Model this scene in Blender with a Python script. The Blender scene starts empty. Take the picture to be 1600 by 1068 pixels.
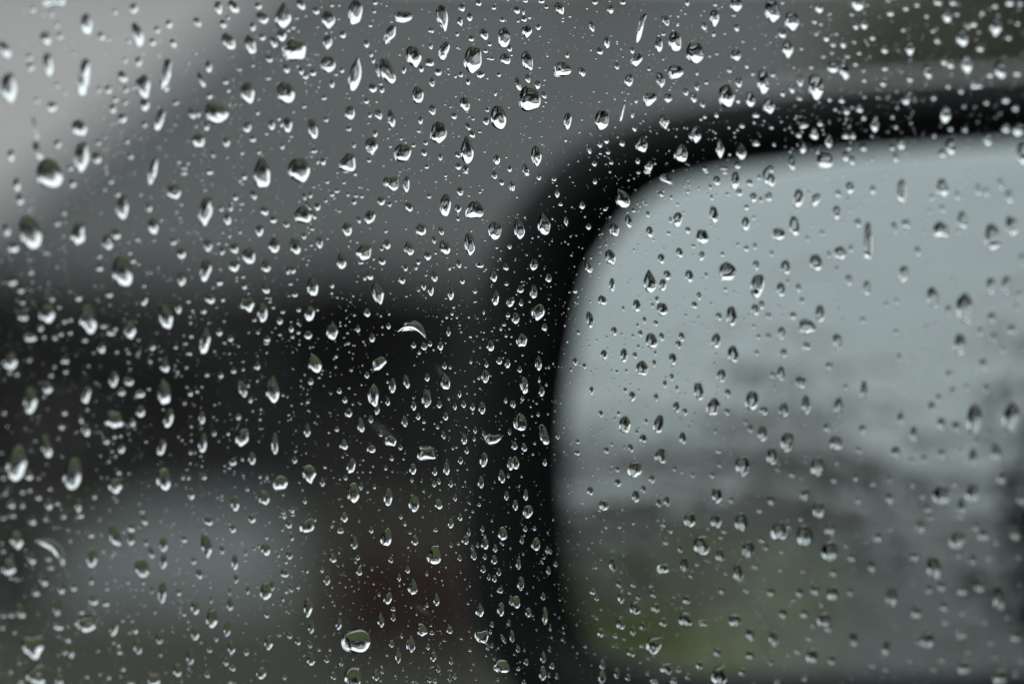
import bpy, bmesh, math, random, re
import numpy as np
from mathutils import Vector, Matrix
R = math.radians
random.seed(7)
scene = bpy.context.scene
COL = scene.collection

# ------------------------------------------------------------------ camera, sky, sun, exposure
F_PX, W_PX, H_PX = 5000.0, 1600.0, 1068.0          # focal length in photograph pixels
EYE = Vector((0.0, 0.0, 1.15))
PITCH = math.atan(126.0 / F_PX)
cam = bpy.data.cameras.new('camera'); cam_o = bpy.data.objects.new('camera', cam); COL.objects.link(cam_o)
cam.sensor_width = 36.0; cam.lens = F_PX / W_PX * 36.0
cam.clip_start = 0.01; cam.clip_end = 6000
cam_o.location = EYE; cam_o.rotation_euler = (R(90) + PITCH, 0, 0)
cam.dof.use_dof = True; cam.dof.focus_distance = 0.5; cam.dof.aperture_fstop = 7.6
scene.camera = cam_o

SUN_ELEV, SUN_AZ = R(62), R(150)
world = bpy.data.worlds.new('World'); scene.world = world; world.use_nodes = True
wn = world.node_tree; wn.nodes.clear()
def wnode(t, **kw):
    n = wn.nodes.new(t)
    for k, v in kw.items(): setattr(n, k, v)
    return n
out = wnode('ShaderNodeOutputWorld'); bg = wnode('ShaderNodeBackground'); bg.inputs['Strength'].default_value = 0.12
sky = wnode('ShaderNodeTexSky', sky_type='NISHITA'); sky.sun_disc = False
sky.sun_elevation = SUN_ELEV; sky.sun_rotation = SUN_AZ; sky.air_density = 1.0; sky.dust_density = 4.0
tc = wnode('ShaderNodeTexCoord'); sx = wnode('ShaderNodeSeparateXYZ')
wn.links.new(tc.outputs['Generated'], sx.inputs[0])
# overcast cloud layer: one part at the horizon to nearly three overhead, softly mottled
mr = wnode('ShaderNodeMapRange'); mr.inputs['From Min'].default_value = 0.0; mr.inputs['From Max'].default_value = 1.0
mr.inputs['To Min'].default_value = 0.46; mr.inputs['To Max'].default_value = 1.0
wn.links.new(sx.outputs['Z'], mr.inputs['Value'])
nz = wnode('ShaderNodeTexNoise'); nz.inputs['Scale'].default_value = 3.5; nz.inputs['Detail'].default_value = 5
wn.links.new(tc.outputs['Generated'], nz.inputs['Vector'])
mn = wnode('ShaderNodeMapRange'); mn.inputs['From Min'].default_value = 0.3; mn.inputs['From Max'].default_value = 0.7
mn.inputs['To Min'].default_value = 0.88; mn.inputs['To Max'].default_value = 1.12
wn.links.new(nz.outputs['Fac'], mn.inputs['Value'])
mul = wnode('ShaderNodeMath', operation='MULTIPLY'); wn.links.new(mr.outputs[0], mul.inputs[0]); wn.links.new(mn.outputs[0], mul.inputs[1])
ZENITH = 2.35 / 0.12
vm = wnode('ShaderNodeVectorMath', operation='SCALE'); vm.inputs[0].default_value = (0.93 * ZENITH, 1.0 * ZENITH, 1.03 * ZENITH)
wn.links.new(mul.outputs[0], vm.inputs['Scale'])
mx = wnode('ShaderNodeMix', data_type='RGBA'); mx.inputs['Factor'].default_value = 0.94
wn.links.new(sky.outputs[0], mx.inputs[6]); wn.links.new(vm.outputs[0], mx.inputs[7])
wn.links.new(mx.outputs[2], bg.inputs['Color']); wn.links.new(bg.outputs[0], out.inputs['Surface'])

sun = bpy.data.lights.new('sun', 'SUN'); sun.energy = 0.5; sun.angle = R(40); sun.color = (1, 0.97, 0.93)
sun_o = bpy.data.objects.new('sun', sun); COL.objects.link(sun_o)
sd = Vector((math.sin(SUN_AZ) * math.cos(SUN_ELEV), math.cos(SUN_AZ) * math.cos(SUN_ELEV), math.sin(SUN_ELEV)))
sun_o.rotation_euler = sd.to_track_quat('Z', 'Y').to_euler()

vs = scene.view_settings
vs.view_transform = 'Standard'; vs.look = 'None'; vs.exposure = 0.0; vs.gamma = 1.0; vs.use_curve_mapping = False
scene.cycles.max_bounces = 12; scene.cycles.transmission_bounces = 12; scene.cycles.transparent_max_bounces = 16
scene.cycles.caustics_reflective = True; scene.cycles.caustics_refractive = True

# ------------------------------------------------------------------ directions
def ray(px, py):                                    # unit ray through a photograph pixel
    v = Vector(((px - W_PX / 2) / F_PX, 1.0, (H_PX / 2 - py) / F_PX))
    return (Matrix.Rotation(PITCH, 3, 'X') @ v).normalized()
def at_y(px, py, Y):
    d = ray(px, py); return EYE + d * (Y / d.y)
GLASS_ANGLE, GLASS_LEAN = R(24.5), R(4.8)
FWD = Vector((math.cos(GLASS_ANGLE), math.sin(GLASS_ANGLE), 0))       # where the car points
OUT = Vector((-math.sin(GLASS_ANGLE), math.cos(GLASS_ANGLE), 0))      # away from its flank
UPV = Vector((0, 0, 1))
PANE_O = at_y(760, 534, 0.5)
PANE_U = -FWD
PANE_V = (UPV * math.cos(GLASS_LEAN) - OUT * math.sin(GLASS_LEAN)).normalized()
PANE_N = PANE_U.cross(PANE_V).normalized()
def car_pt(f, o, z): return Vector((PANE_O.x, PANE_O.y, 0)) + FWD * f + OUT * o + UPV * z

# ------------------------------------------------------------------ materials
def mat(name, color, rough=0.6, metallic=0.0, spec=0.5, noise=None, bump=None, mix=None):
    m = bpy.data.materials.new(name); m.use_nodes = True
    nt = m.node_tree; b = nt.nodes['Principled BSDF']
    b.inputs['Base Color'].default_value = (*color, 1); b.inputs['Roughness'].default_value = rough
    b.inputs['Metallic'].default_value = metallic; b.inputs['Specular IOR Level'].default_value = spec
    t = nt.nodes.new('ShaderNodeTexCoord')
    if noise:                                       # (scale, second colour)
        n = nt.nodes.new('ShaderNodeTexNoise'); n.inputs['Scale'].default_value = noise[0]; n.inputs['Detail'].default_value = 6
        nt.links.new(t.outputs['Object'], n.inputs['Vector'])
        r = nt.nodes.new('ShaderNodeMapRange'); r.inputs['From Min'].default_value = 0.35; r.inputs['From Max'].default_value = 0.65
        nt.links.new(n.outputs['Fac'], r.inputs['Value'])
        c = nt.nodes.new('ShaderNodeMix'); c.data_type = 'RGBA'
        c.inputs[6].default_value = (*color, 1); c.inputs[7].default_value = (*noise[1], 1)
        nt.links.new(r.outputs[0], c.inputs['Factor']); nt.links.new(c.outputs[2], b.inputs['Base Color'])
    if bump:                                        # (scale, strength, distance)
        n = nt.nodes.new('ShaderNodeTexNoise'); n.inputs['Scale'].default_value = bump[0]; n.inputs['Detail'].default_value = 4
        nt.links.new(t.outputs['Object'], n.inputs['Vector'])
        bp = nt.nodes.new('ShaderNodeBump'); bp.inputs['Strength'].default_value = bump[1]; bp.inputs['Distance'].default_value = bump[2]
        nt.links.new(n.outputs['Fac'], bp.inputs['Height']); nt.links.new(bp.outputs[0], b.inputs['Normal'])
    return m
M = {}
M['lawn'] = mat('lawn', (.0125, .0128, .008), .95, noise=(.35, (.018, .0165, .011)), spec=.08)
M['blade'] = mat('grass_blade', (.066, .1, .018), .6, noise=(.6, (.105, .125, .032)), spec=.3)
M['asphalt'] = mat('wet_asphalt', (.042, .042, .043), .42, spec=.4, noise=(2, (.06, .058, .055)), bump=(60, .15, .01))
M['kerb'] = mat('kerb_stone', (.24, .23, .21), .6, noise=(6, (.17, .16, .15)))
M['gravel'] = mat('wet_gravel', (.072, .08, .079), .8, spec=.08, noise=(.5, (.042, .047, .047)), bump=(40, .4, .02))
M['slate'] = mat('wet_slate', (.0395, .0405, .0402), .5, spec=.25, noise=(1.2, (.0305, .0315, .0313)), bump=(8, .3, .03))
M['timber'] = mat('dark_timber', (.026, .0258, .0255), .85, spec=.1, noise=(1.5, (.036, .0352, .0345)))
M['frame'] = mat('window_frame', (.16, .16, .15), .5)
M['dark_glass'] = mat('dark_glass', (.012, .013, .014), .1)
M['render'] = mat('pale_render', (.49, .46, .455), .85, noise=(.4, (.43, .405, .4)))
M['brick'] = mat('dark_brick', (.026, .0155, .013), .85, spec=.1, noise=(3, (.018, .011, .01)))
M['bark'] = mat('bark', (.06, .048, .038), .9, noise=(8, (.035, .03, .025)))
M['leaf'] = mat('leaf', (.048, .06, .025), .55, noise=(.9, (.07, .08, .035)), spec=.3)
M['leaf_dark'] = mat('leaf_dark', (.032, .04, .021), .55, noise=(.9, (.046, .052, .028)), spec=.3)
M['paint'] = mat('grey_car_paint', (.2, .205, .21), .3, metallic=.35, noise=(300, (.22, .225, .23)))
M['shell'] = mat('grey_mirror_shell', (.095, .091, .086), .5, noise=(300, (.102, .098, .092)))
M['black'] = mat('black_plastic', (.0035, .0037, .004), .45, spec=.1, bump=(900, .12, .0005))
M['rubber'] = mat('black_rubber', (.012, .012, .012), .7, spec=.3)
M['cabin'] = mat('cabin_cloth', (.018, .018, .019), .9, spec=.1, noise=(150, (.024, .024, .025)))
M['mossy_gravel'] = mat('mossy_gravel', (.2, .2, .17), .8, spec=.15, noise=(.35, (.175, .185, .03)), bump=(30, .3, .02))  # moss and gravel, with the paleness of haze put into the colour
M['fascia'] = mat('painted_fascia', (.04, .0405, .04), .7, spec=.2, noise=(1.2, (.03, .03, .03)))
M['leaf_dull'] = mat('dull_leaf', (.085, .087, .066), .7, noise=(.9, (.115, .113, .088)), spec=.15)
M['grey_tile'] = mat('grey_roof_tile', (.2, .19, .187), .7, noise=(1.2, (.15, .143, .14)), bump=(8, .3, .03))
M['twig'] = mat('bare_twig', (.34, .322, .315), .9, spec=.1, noise=(.9, (.22, .21, .205)))  # bare twigs paled: mist over the reflected trees is painted into the colour
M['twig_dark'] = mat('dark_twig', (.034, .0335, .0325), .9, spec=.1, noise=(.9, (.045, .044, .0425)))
M['roughcast'] = mat('grey_roughcast', (.5, .475, .465), .9, noise=(.5, (.4, .385, .38)))  # wall colour lightened to stand in for haze in the mirror view
M['rim'] = mat('alloy', (.4, .4, .41), .3, metallic=.9)
M['lens'] = mat('red_lens', (.25, .012, .01), .15)
M['chimney'] = mat('chimney_brick', (.16, .09, .07), .8, noise=(6, (.11, .07, .055)))

def node_mat(name):
    m = bpy.data.materials.new(name); m.use_nodes = True; nt = m.node_tree; nt.nodes.clear()
    return m, nt, nt.nodes.new('ShaderNodeOutputMaterial')
m, nt, o = node_mat('window_glass'); b = nt.nodes.new('ShaderNodeBsdfTransparent')
b.inputs['Color'].default_value = (.945, .958, .952, 1); nt.links.new(b.outputs[0], o.inputs['Surface']); M['pane'] = m
m, nt, o = node_mat('rain_water'); b = nt.nodes.new('ShaderNodeBsdfGlass')
b.inputs['IOR'].default_value = 1.333; b.inputs['Roughness'].default_value = 0.0; b.inputs['Color'].default_value = (1, 1, 1, 1)
nt.links.new(b.outputs[0], o.inputs['Surface']); M['water'] = m
# where a drop sits on the pane: light striking it too flatly stays trapped in the glass and is lost
m, nt, o = node_mat('water_on_glass'); b = nt.nodes.new('ShaderNodeBsdfRefraction')
b.inputs['IOR'].default_value = 1.333; b.inputs['Roughness'].default_value = 0.0; b.inputs['Color'].default_value = (1, 1, 1, 1)
nt.links.new(b.outputs[0], o.inputs['Surface']); M['water_base'] = m
# mirror glass: silvered, with the uneven film of rain running over it
m = mat('mirror_silver', (.315, .339, .336), .03, metallic=1.0)
nt = m.node_tree; b = nt.nodes['Principled BSDF']; t = nt.nodes.new('ShaderNodeTexCoord')
mp = nt.nodes.new('ShaderNodeMapping'); mp.inputs['Scale'].default_value = (26, 26, 105); nt.links.new(t.outputs['Object'], mp.inputs['Vector'])
n1 = nt.nodes.new('ShaderNodeTexNoise'); n1.inputs['Scale'].default_value = 1.0; n1.inputs['Detail'].default_value = 3; n1.inputs['Distortion'].default_value = .6
nt.links.new(mp.outputs[0], n1.inputs['Vector'])
bp = nt.nodes.new('ShaderNodeBump'); bp.inputs['Strength'].default_value = 1.0; bp.inputs['Distance'].default_value = .0003
nt.links.new(n1.outputs['Fac'], bp.inputs['Height'])
n2 = nt.nodes.new('ShaderNodeTexNoise'); n2.inputs['Scale'].default_value = 110.0; n2.inputs['Detail'].default_value = 2; nt.links.new(t.outputs['Object'], n2.inputs['Vector'])
b2 = nt.nodes.new('ShaderNodeBump'); b2.inputs['Strength'].default_value = 1.0; b2.inputs['Distance'].default_value = .00025
nt.links.new(n2.outputs['Fac'], b2.inputs['Height']); nt.links.new(bp.outputs[0], b2.inputs['Normal'])
nt.links.new(b2.outputs[0], b.inputs['Normal']); M['mirror'] = m

# ------------------------------------------------------------------ helpers
def tag(o, label=None, cat=None, group=None, kind=None):
    if label: o['label'] = label
    if cat: o['category'] = cat
    if group: o['group'] = group
    if kind: o['kind'] = kind
    return o
def empty(name, loc=(0, 0, 0), label=None, cat=None, group=None):
    o = bpy.data.objects.new(name, None); o.location = loc; COL.objects.link(o); o.empty_display_size = .1
    return tag(o, label, cat, group)
def link_mesh(name, me, m, parent=None, loc=None, smooth=False):
    if m: me.materials.append(m)
    if smooth: me.polygons.foreach_set('use_smooth', [True] * len(me.polygons))
    o = bpy.data.objects.new(name, me); COL.objects.link(o)
    if loc is not None: o.location = loc
    if parent is not None:
        o.parent = parent
        if loc is None: o.matrix_parent_inverse = Matrix.Translation(parent.location).inverted()
    return o
def pydata(name, verts, faces, m, parent=None, smooth=False, loc=None):
    me = bpy.data.meshes.new(name); me.from_pydata([tuple(v) for v in verts], [], faces); me.update()
    return link_mesh(name, me, m, parent, loc, smooth)
class MB:
    def __init__(s): s.v = []; s.f = []
    def add(s, verts, faces):
        k = len(s.v); s.v += [Vector(v) for v in verts]; s.f += [tuple(i + k for i in f) for f in faces]
    def box(s, c, sx, sy, sz, ax=Vector((1, 0, 0)), ay=Vector((0, 1, 0)), az=Vector((0, 0, 1))):
        c = Vector(c); P = []
        for k in (-1, 1):
            for j in (-1, 1):
                for i in (-1, 1): P.append(c + ax * (i * sx / 2) + ay * (j * sy / 2) + az * (k * sz / 2))
        s.add(P, [(0, 2, 3, 1), (4, 5, 7, 6), (0, 1, 5, 4), (2, 6, 7, 3), (0, 4, 6, 2), (1, 3, 7, 5)])
    def loft(s, rings, closed=True, caps=True):
        k = len(s.v); n = len(rings[0])
        for r in rings: s.v += [Vector(p) for p in r]
        for a in range(len(rings) - 1):
            for i in range(n if closed else n - 1):
                j = (i + 1) % n
                s.f.append((k + a * n + i, k + a * n + j, k + (a + 1) * n + j, k + (a + 1) * n + i))
        if caps and closed:
            s.f.append(tuple(k + i for i in reversed(range(n)))); e = k + (len(rings) - 1) * n
            s.f.append(tuple(e + i for i in range(n)))
    def tube(s, p0, p1, r0, r1, n=8):
        p0, p1 = Vector(p0), Vector(p1); d = (p1 - p0).normalized()
        a = d.orthogonal().normalized(); b = d.cross(a)
        s.loft([[p + (a * math.cos(t) + b * math.sin(t)) * r for t in [2 * math.pi * i / n for i in range(n)]] for p, r in ((p0, r0), (p1, r1))])
    def build(s, name, m, parent=None, smooth=False, bevel=0):
        me = bpy.data.meshes.new(name); me.from_pydata([tuple(v) for v in s.v], [], s.f); me.update()
        bm = bmesh.new(); bm.from_mesh(me); bmesh.ops.recalc_face_normals(bm, faces=bm.faces)
        if bevel: bmesh.ops.bevel(bm, geom=bm.edges[:], offset=bevel, segments=2, affect='EDGES', clamp_overlap=True)
        bm.to_mesh(me); bm.free()
        return link_mesh(name, me, m, parent, None, smooth)
# ------------------------------------------------------------------ ground, road, kerb, drive
S = 3000.0
tag(pydata('lawn', [(-S, -S, 0), (S, -S, 0), (S, S, 0), (-S, S, 0)], [(0, 1, 2, 3)], M['lawn']),
    'wet green lawn between the road and the house', 'lawn', kind='structure')
def strip(name, o0, o1, z, m, f0=-400, f1=400):
    P = [car_pt(f0, o0, z), car_pt(f1, o0, z), car_pt(f1, o1, z), car_pt(f0, o1, z)]
    return pydata(name, P, [(0, 1, 2, 3)], m)
ROAD_EDGE = 1.35
tag(strip('road', -4.6, ROAD_EDGE, .004, M['asphalt']), 'wet grey asphalt road under the car', 'road', kind='structure')
mb = MB()
for k in range(-40, 40):                            # kerb stones with open joints
    mb.box(car_pt(k * .92 + .46, ROAD_EDGE + .065, .045), .905, .13, .13, FWD, OUT)
tag(mb.build('kerb', M['kerb'], bevel=.012), 'pale stone kerb between the wet road and the lawn', 'kerb', kind='structure')
dp = [(410, 948), (455, 890), (440, 810), (425, 775), (225, 775), (185, 810), (160, 850), (150, 870)]
dp = [(px, 660 + 1.15 * F_PX / ((1.15 * F_PX / (py - 660)))) for px, py in dp]
P = [Vector((at_y(px, py, 1.15 * F_PX / (py - 660)).x, 1.15 * F_PX / (py - 660), .012)) for px, py in dp]
P += [Vector((-9, 28.5, .012)), Vector((-9, 21.0, .012)), Vector((-3.2, 20.2, .012))]
tag(pydata('driveway', P, [tuple(range(len(P)))], M['gravel']), 'pale wet gravel driveway leading to the dark house', 'driveway', kind='structure')
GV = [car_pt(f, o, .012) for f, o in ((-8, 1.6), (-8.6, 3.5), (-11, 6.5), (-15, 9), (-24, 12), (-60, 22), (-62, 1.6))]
tag(pydata('gravel_verge', GV, [tuple(range(len(GV)))], M['mossy_gravel']), 'pale mossy gravel verge beside the road behind the car', 'verge', kind='structure')  # verge added to brighten the lower mirror reflection instead of misty air
pv = MB()                                           # paving slabs laid beside the kerb, each with its joint
for k in range(-9, 12):
    for j in range(2):
        pv.box(car_pt(k * .62, ROAD_EDGE + .5 + j * .52, .02), .605, .505, .06, FWD, OUT)
tag(pv.build('pavement', M['kerb'], bevel=.008), 'pale paving slabs between the kerb and the lawn', 'pavement', kind='structure')
# grass blades standing on the near verge
gv, gf = [], []
rg = random.Random(3)
for i in range(26000):
    f, o_ = rg.uniform(-28, 9), ROAD_EDGE + 1.05 + abs(rg.gauss(0, 3.2))
    p = car_pt(f, o_, 0)
    if (p - EYE).length < 1.4 or (f < -8 and rg.random() < .45): continue
    for b in range(3):
        a = rg.uniform(0, 6.28); h = rg.uniform(.05, .13); w = .006 + h * .05
        q = p + Vector((rg.gauss(0, .04), rg.gauss(0, .04), 0)); k = len(gv)
        gv += [q + Vector((math.cos(a) * w, math.sin(a) * w, 0)), q - Vector((math.cos(a) * w, math.sin(a) * w, 0)),
               q + Vector((math.sin(a) * h * .5, -math.cos(a) * h * .5, h))]
        gf.append((k, k + 1, k + 2))
tag(pydata('grass', gv, gf, M['blade']), 'short wet grass growing along the kerb', 'grass', kind='stuff')

# ------------------------------------------------------------------ the house across the lawn
def house(name, label, x0, x1, y0, y1, eave, ridge, hip, wall_m, roof_m, wins, doors=(), over=.35, chimney=None, base=0):
    h = empty(name, ((x0 + x1) / 2, y0, 0), label, 'house')
    mb = MB(); mb.box(((x0 + x1) / 2, (y0 + y1) / 2, eave / 2), x1 - x0, y1 - y0, eave); mb.build('wall', wall_m, h)
    X0, X1, Y0, Y1 = x0 - over, x1 + over, y0 - over, y1 + over; ym = (y0 + y1) / 2; e = eave
    V = [(X0, Y0, e), (X1, Y0, e), (X1, Y1, e), (X0, Y1, e), (X0 + hip, ym, ridge), (X1 - hip, ym, ridge)]
    V += [(x, y, z + .12) for x, y, z in V]
    F = [(6, 7, 11, 10), (7, 8, 11), (8, 9, 10, 11), (9, 6, 10), (0, 1, 7, 6), (1, 2, 8, 7), (2, 3, 9, 8), (3, 0, 6, 9), (0, 3, 2, 1)]
    mb = MB(); mb.add(V, F); rf = mb.build('roof', roof_m, h)
    if hip > 0:
        mb = MB()
        for a, b in ((6, 10), (7, 11), (10, 11)): mb.tube(Vector(V[a]) + Vector((0, 0, .03)), Vector(V[b]) + Vector((0, 0, .03)), .09, .09, 8)
        mb.build('ridge_tile', roof_m, rf)
    if chimney:
        mb = MB(); mb.box((chimney, ym, ridge + .3), .8, .6, 1.8); mb.box((chimney, ym, ridge + 1.24), .95, .75, .12)
        mb.tube((chimney - .2, ym, ridge + 1.3), (chimney - .2, ym, ridge + 1.6), .11, .09); mb.tube((chimney + .2, ym, ridge + 1.3), (chimney + .2, ym, ridge + 1.6), .11, .09)
        mb.build('chimney', M['chimney'], rf)
    mb = MB(); mb.box(((X0 + X1) / 2, Y0 - .06, e + .02), X1 - X0, .12, .11); mb.build('gutter', M['frame'], h)
    mb = MB(); mb.box(((x0 + x1) / 2, Y0 + .03, e - .27), X1 - X0 - .1, .05, .46); mb.build('fascia', M['fascia'], h)
    for (wx, wz, ww, wh) in wins:
        w = MB()
        for s in (-1, 1): w.box((wx + s * ww / 2, y0 - .03, wz), .08, .1, wh + .08)
        for s in (-1, 1): w.box((wx, y0 - .03, wz + s * wh / 2), ww - .08, .1, .08)
        w.box((wx, y0 - .025, wz), .05, .07, wh - .08)
        wo = w.build('window', M['frame'], h)
        g = MB(); g.box((wx, y0 - .008, wz), ww - .08, .012, wh - .08); g.build('pane', M['dark_glass'], wo)
        g = MB(); g.box((wx, y0 - .1, wz - wh / 2 - .08), ww + .25, .2, .07); g.build('sill', M['frame'], wo)
    for (dx, dw, dh) in doors:
        d = MB(); d.box((dx, y0 - .025, dh / 2), dw, .05, dh)
        for k in range(4): d.box((dx, y0 - .06, dh * (k + .5) / 4), dw - .1, .025, dh / 4 - .06)
        do = d.build('door', M['timber'], h)
        k = MB(); k.tube((dx + dw * .38, y0 - .08, 1.0), (dx + dw * .38, y0 - .14, 1.0), .03, .035); k.build('handle', M['rim'], do)
    return h
house('house', 'dark timber house with a wet grey slate roof across the lawn', -8.2, 11.0, 50, 60, 3.45, 8.9, 5.4, M['timber'], M['slate'],
      [(-6.3, 1.75, 1.5, 1.2), (.9, 1.75, 1.5, 1.2), (3.6, 1.75, 1.5, 1.2)], [(-3.6, 2.6, 2.3), (-1.15, 1.0, 2.1)], over=.6, chimney=1.5)
house('rendered_house', 'tall pale rendered house standing behind the dark house', -22, -3.2, 66, 76, 11.5, 14.5, 5.0, M['render'], M['slate'],
      [(-19, 6.4, 1.4, 1.3), (-15.2, 6.4, 1.4, 1.3), (-19, 2.4, 1.4, 1.5), (-15.2, 2.4, 1.4, 1.5)], [(-17, 1.1, 2.1)])
house('garage', 'low dark timber garage at the side of the dark house', -15, -8.9, 51, 58, 3.0, 3.6, 0, M['timber'], M['slate'], [], [(-11.5, 2.4, 2.2)], over=.3)
# low dark board fence beside the drive, a board to a part
fence = empty('board_fence', (.2, 16, 0), 'low dark red brown board fence between the driveway and the lawn', 'fence')
for k in range(21):
    mb = MB(); rgk = random.Random(k); mb.box((-.86 + k * .128, 16 + rgk.uniform(-.004, .004), .29 + rgk.uniform(-.012, .012)), .12, .022, .58); mb.build('board', M['brick'], fence)
for k in range(4):
    mb = MB(); mb.box((-.84 + k * .86, 16.06, .32), .09, .09, .68); mb.build('post', M['timber'], fence)
mb = MB(); mb.box((.45, 16.026, .14), 2.7, .028, .08); mb.build('rail', M['timber'], fence)
mb = MB(); mb.box((.45, 16.026, .46), 2.7, .028, .08); mb.build('rail', M['timber'], fence)

# ------------------------------------------------------------------ trees
def leaf_cloud(rg, n, centres, size):
    V, F = [], []
    for i in range(n):
        c, r = rg.choice(centres)
        d = Vector((rg.gauss(0, 1), rg.gauss(0, 1), rg.gauss(0, 1))).normalized() * r * rg.random() ** .45
        d.z *= .8; p = c + d
        a = Vector((rg.gauss(0, 1), rg.gauss(0, 1), rg.gauss(0, .6))).normalized(); b = a.orthogonal().normalized()
        s = size * rg.uniform(.6, 1.4); k = len(V)
        V += [p - a * s, p + b * s * .5, p + a * s, p - b * s * .5]; F.append((k, k + 1, k + 2, k + 3))
    return V, F
def make_tree(seed, height, spread, leaves, leaf_m, leaf=.16):
    rg = random.Random(seed); mb = MB(); th = height * .38
    mb.tube((0, 0, -.1), (.05, 0, th), height * .03, height * .02, 10); cs = []
    mb.tube((.05, 0, th - .05), (0, .1, height * .75), height * .02, height * .006, 8)
    for k in range(9):
        a = k * 2.4 + rg.random(); z0 = th * rg.uniform(.8, 1.7); L = spread * rg.uniform(.45, .85)
        e = Vector((math.cos(a) * L, math.sin(a) * L, z0 + L * rg.uniform(.4, .9)))
        mb.tube((.04, .02, z0), e, height * .011, height * .003, 6); cs.append((e, spread * rg.uniform(.3, .48)))
        m2 = Vector((.04, .02, z0)).lerp(e, .6) + Vector((rg.gauss(0, .4), rg.gauss(0, .4), .5)); cs.append((m2, spread * rg.uniform(.22, .38)))
    cs += [(Vector((rg.gauss(0, .3), rg.gauss(0, .3), height * .85)), spread * .35), (Vector((0, 0, height * .68)), spread * .4)]
    V, F = leaf_cloud(rg, leaves, cs, leaf)
    me_c = bpy.data.meshes.new('crown'); me_c.from_pydata([tuple(v) for v in V], [], F); me_c.materials.append(leaf_m)
    me_t = bpy.data.meshes.new('trunk'); me_t.from_pydata([tuple(v) for v in mb.v], [], mb.f); me_t.materials.append(M['bark'])
    return me_t, me_c
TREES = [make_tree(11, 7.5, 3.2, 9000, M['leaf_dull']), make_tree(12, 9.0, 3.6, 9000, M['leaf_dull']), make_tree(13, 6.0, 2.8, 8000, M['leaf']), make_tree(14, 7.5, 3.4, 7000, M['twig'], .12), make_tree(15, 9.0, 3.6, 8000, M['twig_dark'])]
def tree(k, x, y, s, rz, label, group):
    t = empty('tree', (x, y, 0), label, 'tree', group); t.rotation_euler.z = rz; t.scale = (s, s, s)
    for nm, me in zip(('trunk', 'crown'), TREES[k]):
        o = bpy.data.objects.new(nm, me); COL.objects.link(o); o.parent = t
tree(1, 8.6, 46, 1.15, .4, 'dark olive tree beside the slate roofed house, above the mirror', 'garden trees')
tree(0, 7.9, 42, 1.15, 2.1, 'bushy green tree standing in front of the dark olive tree', 'garden trees')
tree(1, -10.8, 44, .55, 4.0, 'small dark tree at the corner of the dark timber house', 'garden trees')
# row of trees behind the car, seen low in the mirror
bd = -FWD
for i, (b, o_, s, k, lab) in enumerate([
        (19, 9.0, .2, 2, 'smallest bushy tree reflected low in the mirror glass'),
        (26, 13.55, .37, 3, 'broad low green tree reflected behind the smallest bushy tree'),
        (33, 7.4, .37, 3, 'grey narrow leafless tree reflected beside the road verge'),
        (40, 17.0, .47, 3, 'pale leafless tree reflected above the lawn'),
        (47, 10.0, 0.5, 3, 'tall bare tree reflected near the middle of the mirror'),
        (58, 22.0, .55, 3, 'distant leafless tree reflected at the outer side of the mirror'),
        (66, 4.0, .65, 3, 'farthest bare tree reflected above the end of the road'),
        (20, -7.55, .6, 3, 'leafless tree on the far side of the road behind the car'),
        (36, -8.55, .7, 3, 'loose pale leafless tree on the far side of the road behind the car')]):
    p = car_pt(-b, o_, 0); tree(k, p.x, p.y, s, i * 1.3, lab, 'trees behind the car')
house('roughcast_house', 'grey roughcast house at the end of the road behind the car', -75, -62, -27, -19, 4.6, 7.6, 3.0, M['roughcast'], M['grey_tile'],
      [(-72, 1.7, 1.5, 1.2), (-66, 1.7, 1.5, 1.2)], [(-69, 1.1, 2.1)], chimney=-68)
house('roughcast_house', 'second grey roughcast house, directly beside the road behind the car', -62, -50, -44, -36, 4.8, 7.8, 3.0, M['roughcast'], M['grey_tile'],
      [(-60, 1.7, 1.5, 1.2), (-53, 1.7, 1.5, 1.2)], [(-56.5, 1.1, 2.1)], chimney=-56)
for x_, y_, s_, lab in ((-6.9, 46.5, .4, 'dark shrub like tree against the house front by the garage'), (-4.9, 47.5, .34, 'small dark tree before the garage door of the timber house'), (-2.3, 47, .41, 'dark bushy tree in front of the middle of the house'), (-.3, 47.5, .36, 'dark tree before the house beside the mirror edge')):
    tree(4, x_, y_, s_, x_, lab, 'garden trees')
rgw = random.Random(8); cs = []
for i in range(70):
    x_ = -170 + i * 5.2; cs.append((Vector((x_, 150 + 14 * math.sin(i * .4) + rgw.uniform(-5, 5), rgw.uniform(1.5, 3.2))), rgw.uniform(3.0, 5.2)))
V_, F_ = leaf_cloud(rgw, 9000, cs, .7)
tag(pydata('woods', V_, F_, M['leaf_dull']), 'far grey green woods along the skyline beyond the houses', 'woods', kind='stuff')
# hedge along the left of the lawn: its clumps are one body of leaves
def hedge(name, label, p0, p1, h, n, lm=M['leaf']):
    rg = random.Random(5); he = empty(name, (p0 + p1) / 2, label, 'hedge'); cs = []; mb = MB()
    L = (p1 - p0).length
    for i in range(int(L / .5) + 1):
        q = p0.lerp(p1, i * .5 / L); cs += [(q + Vector((rg.gauss(0, .1), rg.gauss(0, .1), h * .3)), h * .42), (q + Vector((rg.gauss(0, .12), rg.gauss(0, .12), h * .72)), h * .36)]
        mb.tube(q, q + Vector((rg.gauss(0, .1), rg.gauss(0, .1), h * .8)), .03, .012, 5)
    V, F = leaf_cloud(rg, n, cs, .05 if h < 2 and L < 20 else .14)
    pydata('foliage', V, F, lm, he); mb.build('stem', M['bark'], he)
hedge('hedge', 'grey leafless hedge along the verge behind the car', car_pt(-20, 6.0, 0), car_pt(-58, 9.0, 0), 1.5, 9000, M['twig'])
hedge('hedge', 'tall grey brown leafless hedge across the end of the road behind', car_pt(-70, -14, 0), car_pt(-64, 26, 0), 5.5, 16000, M['twig'])
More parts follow.
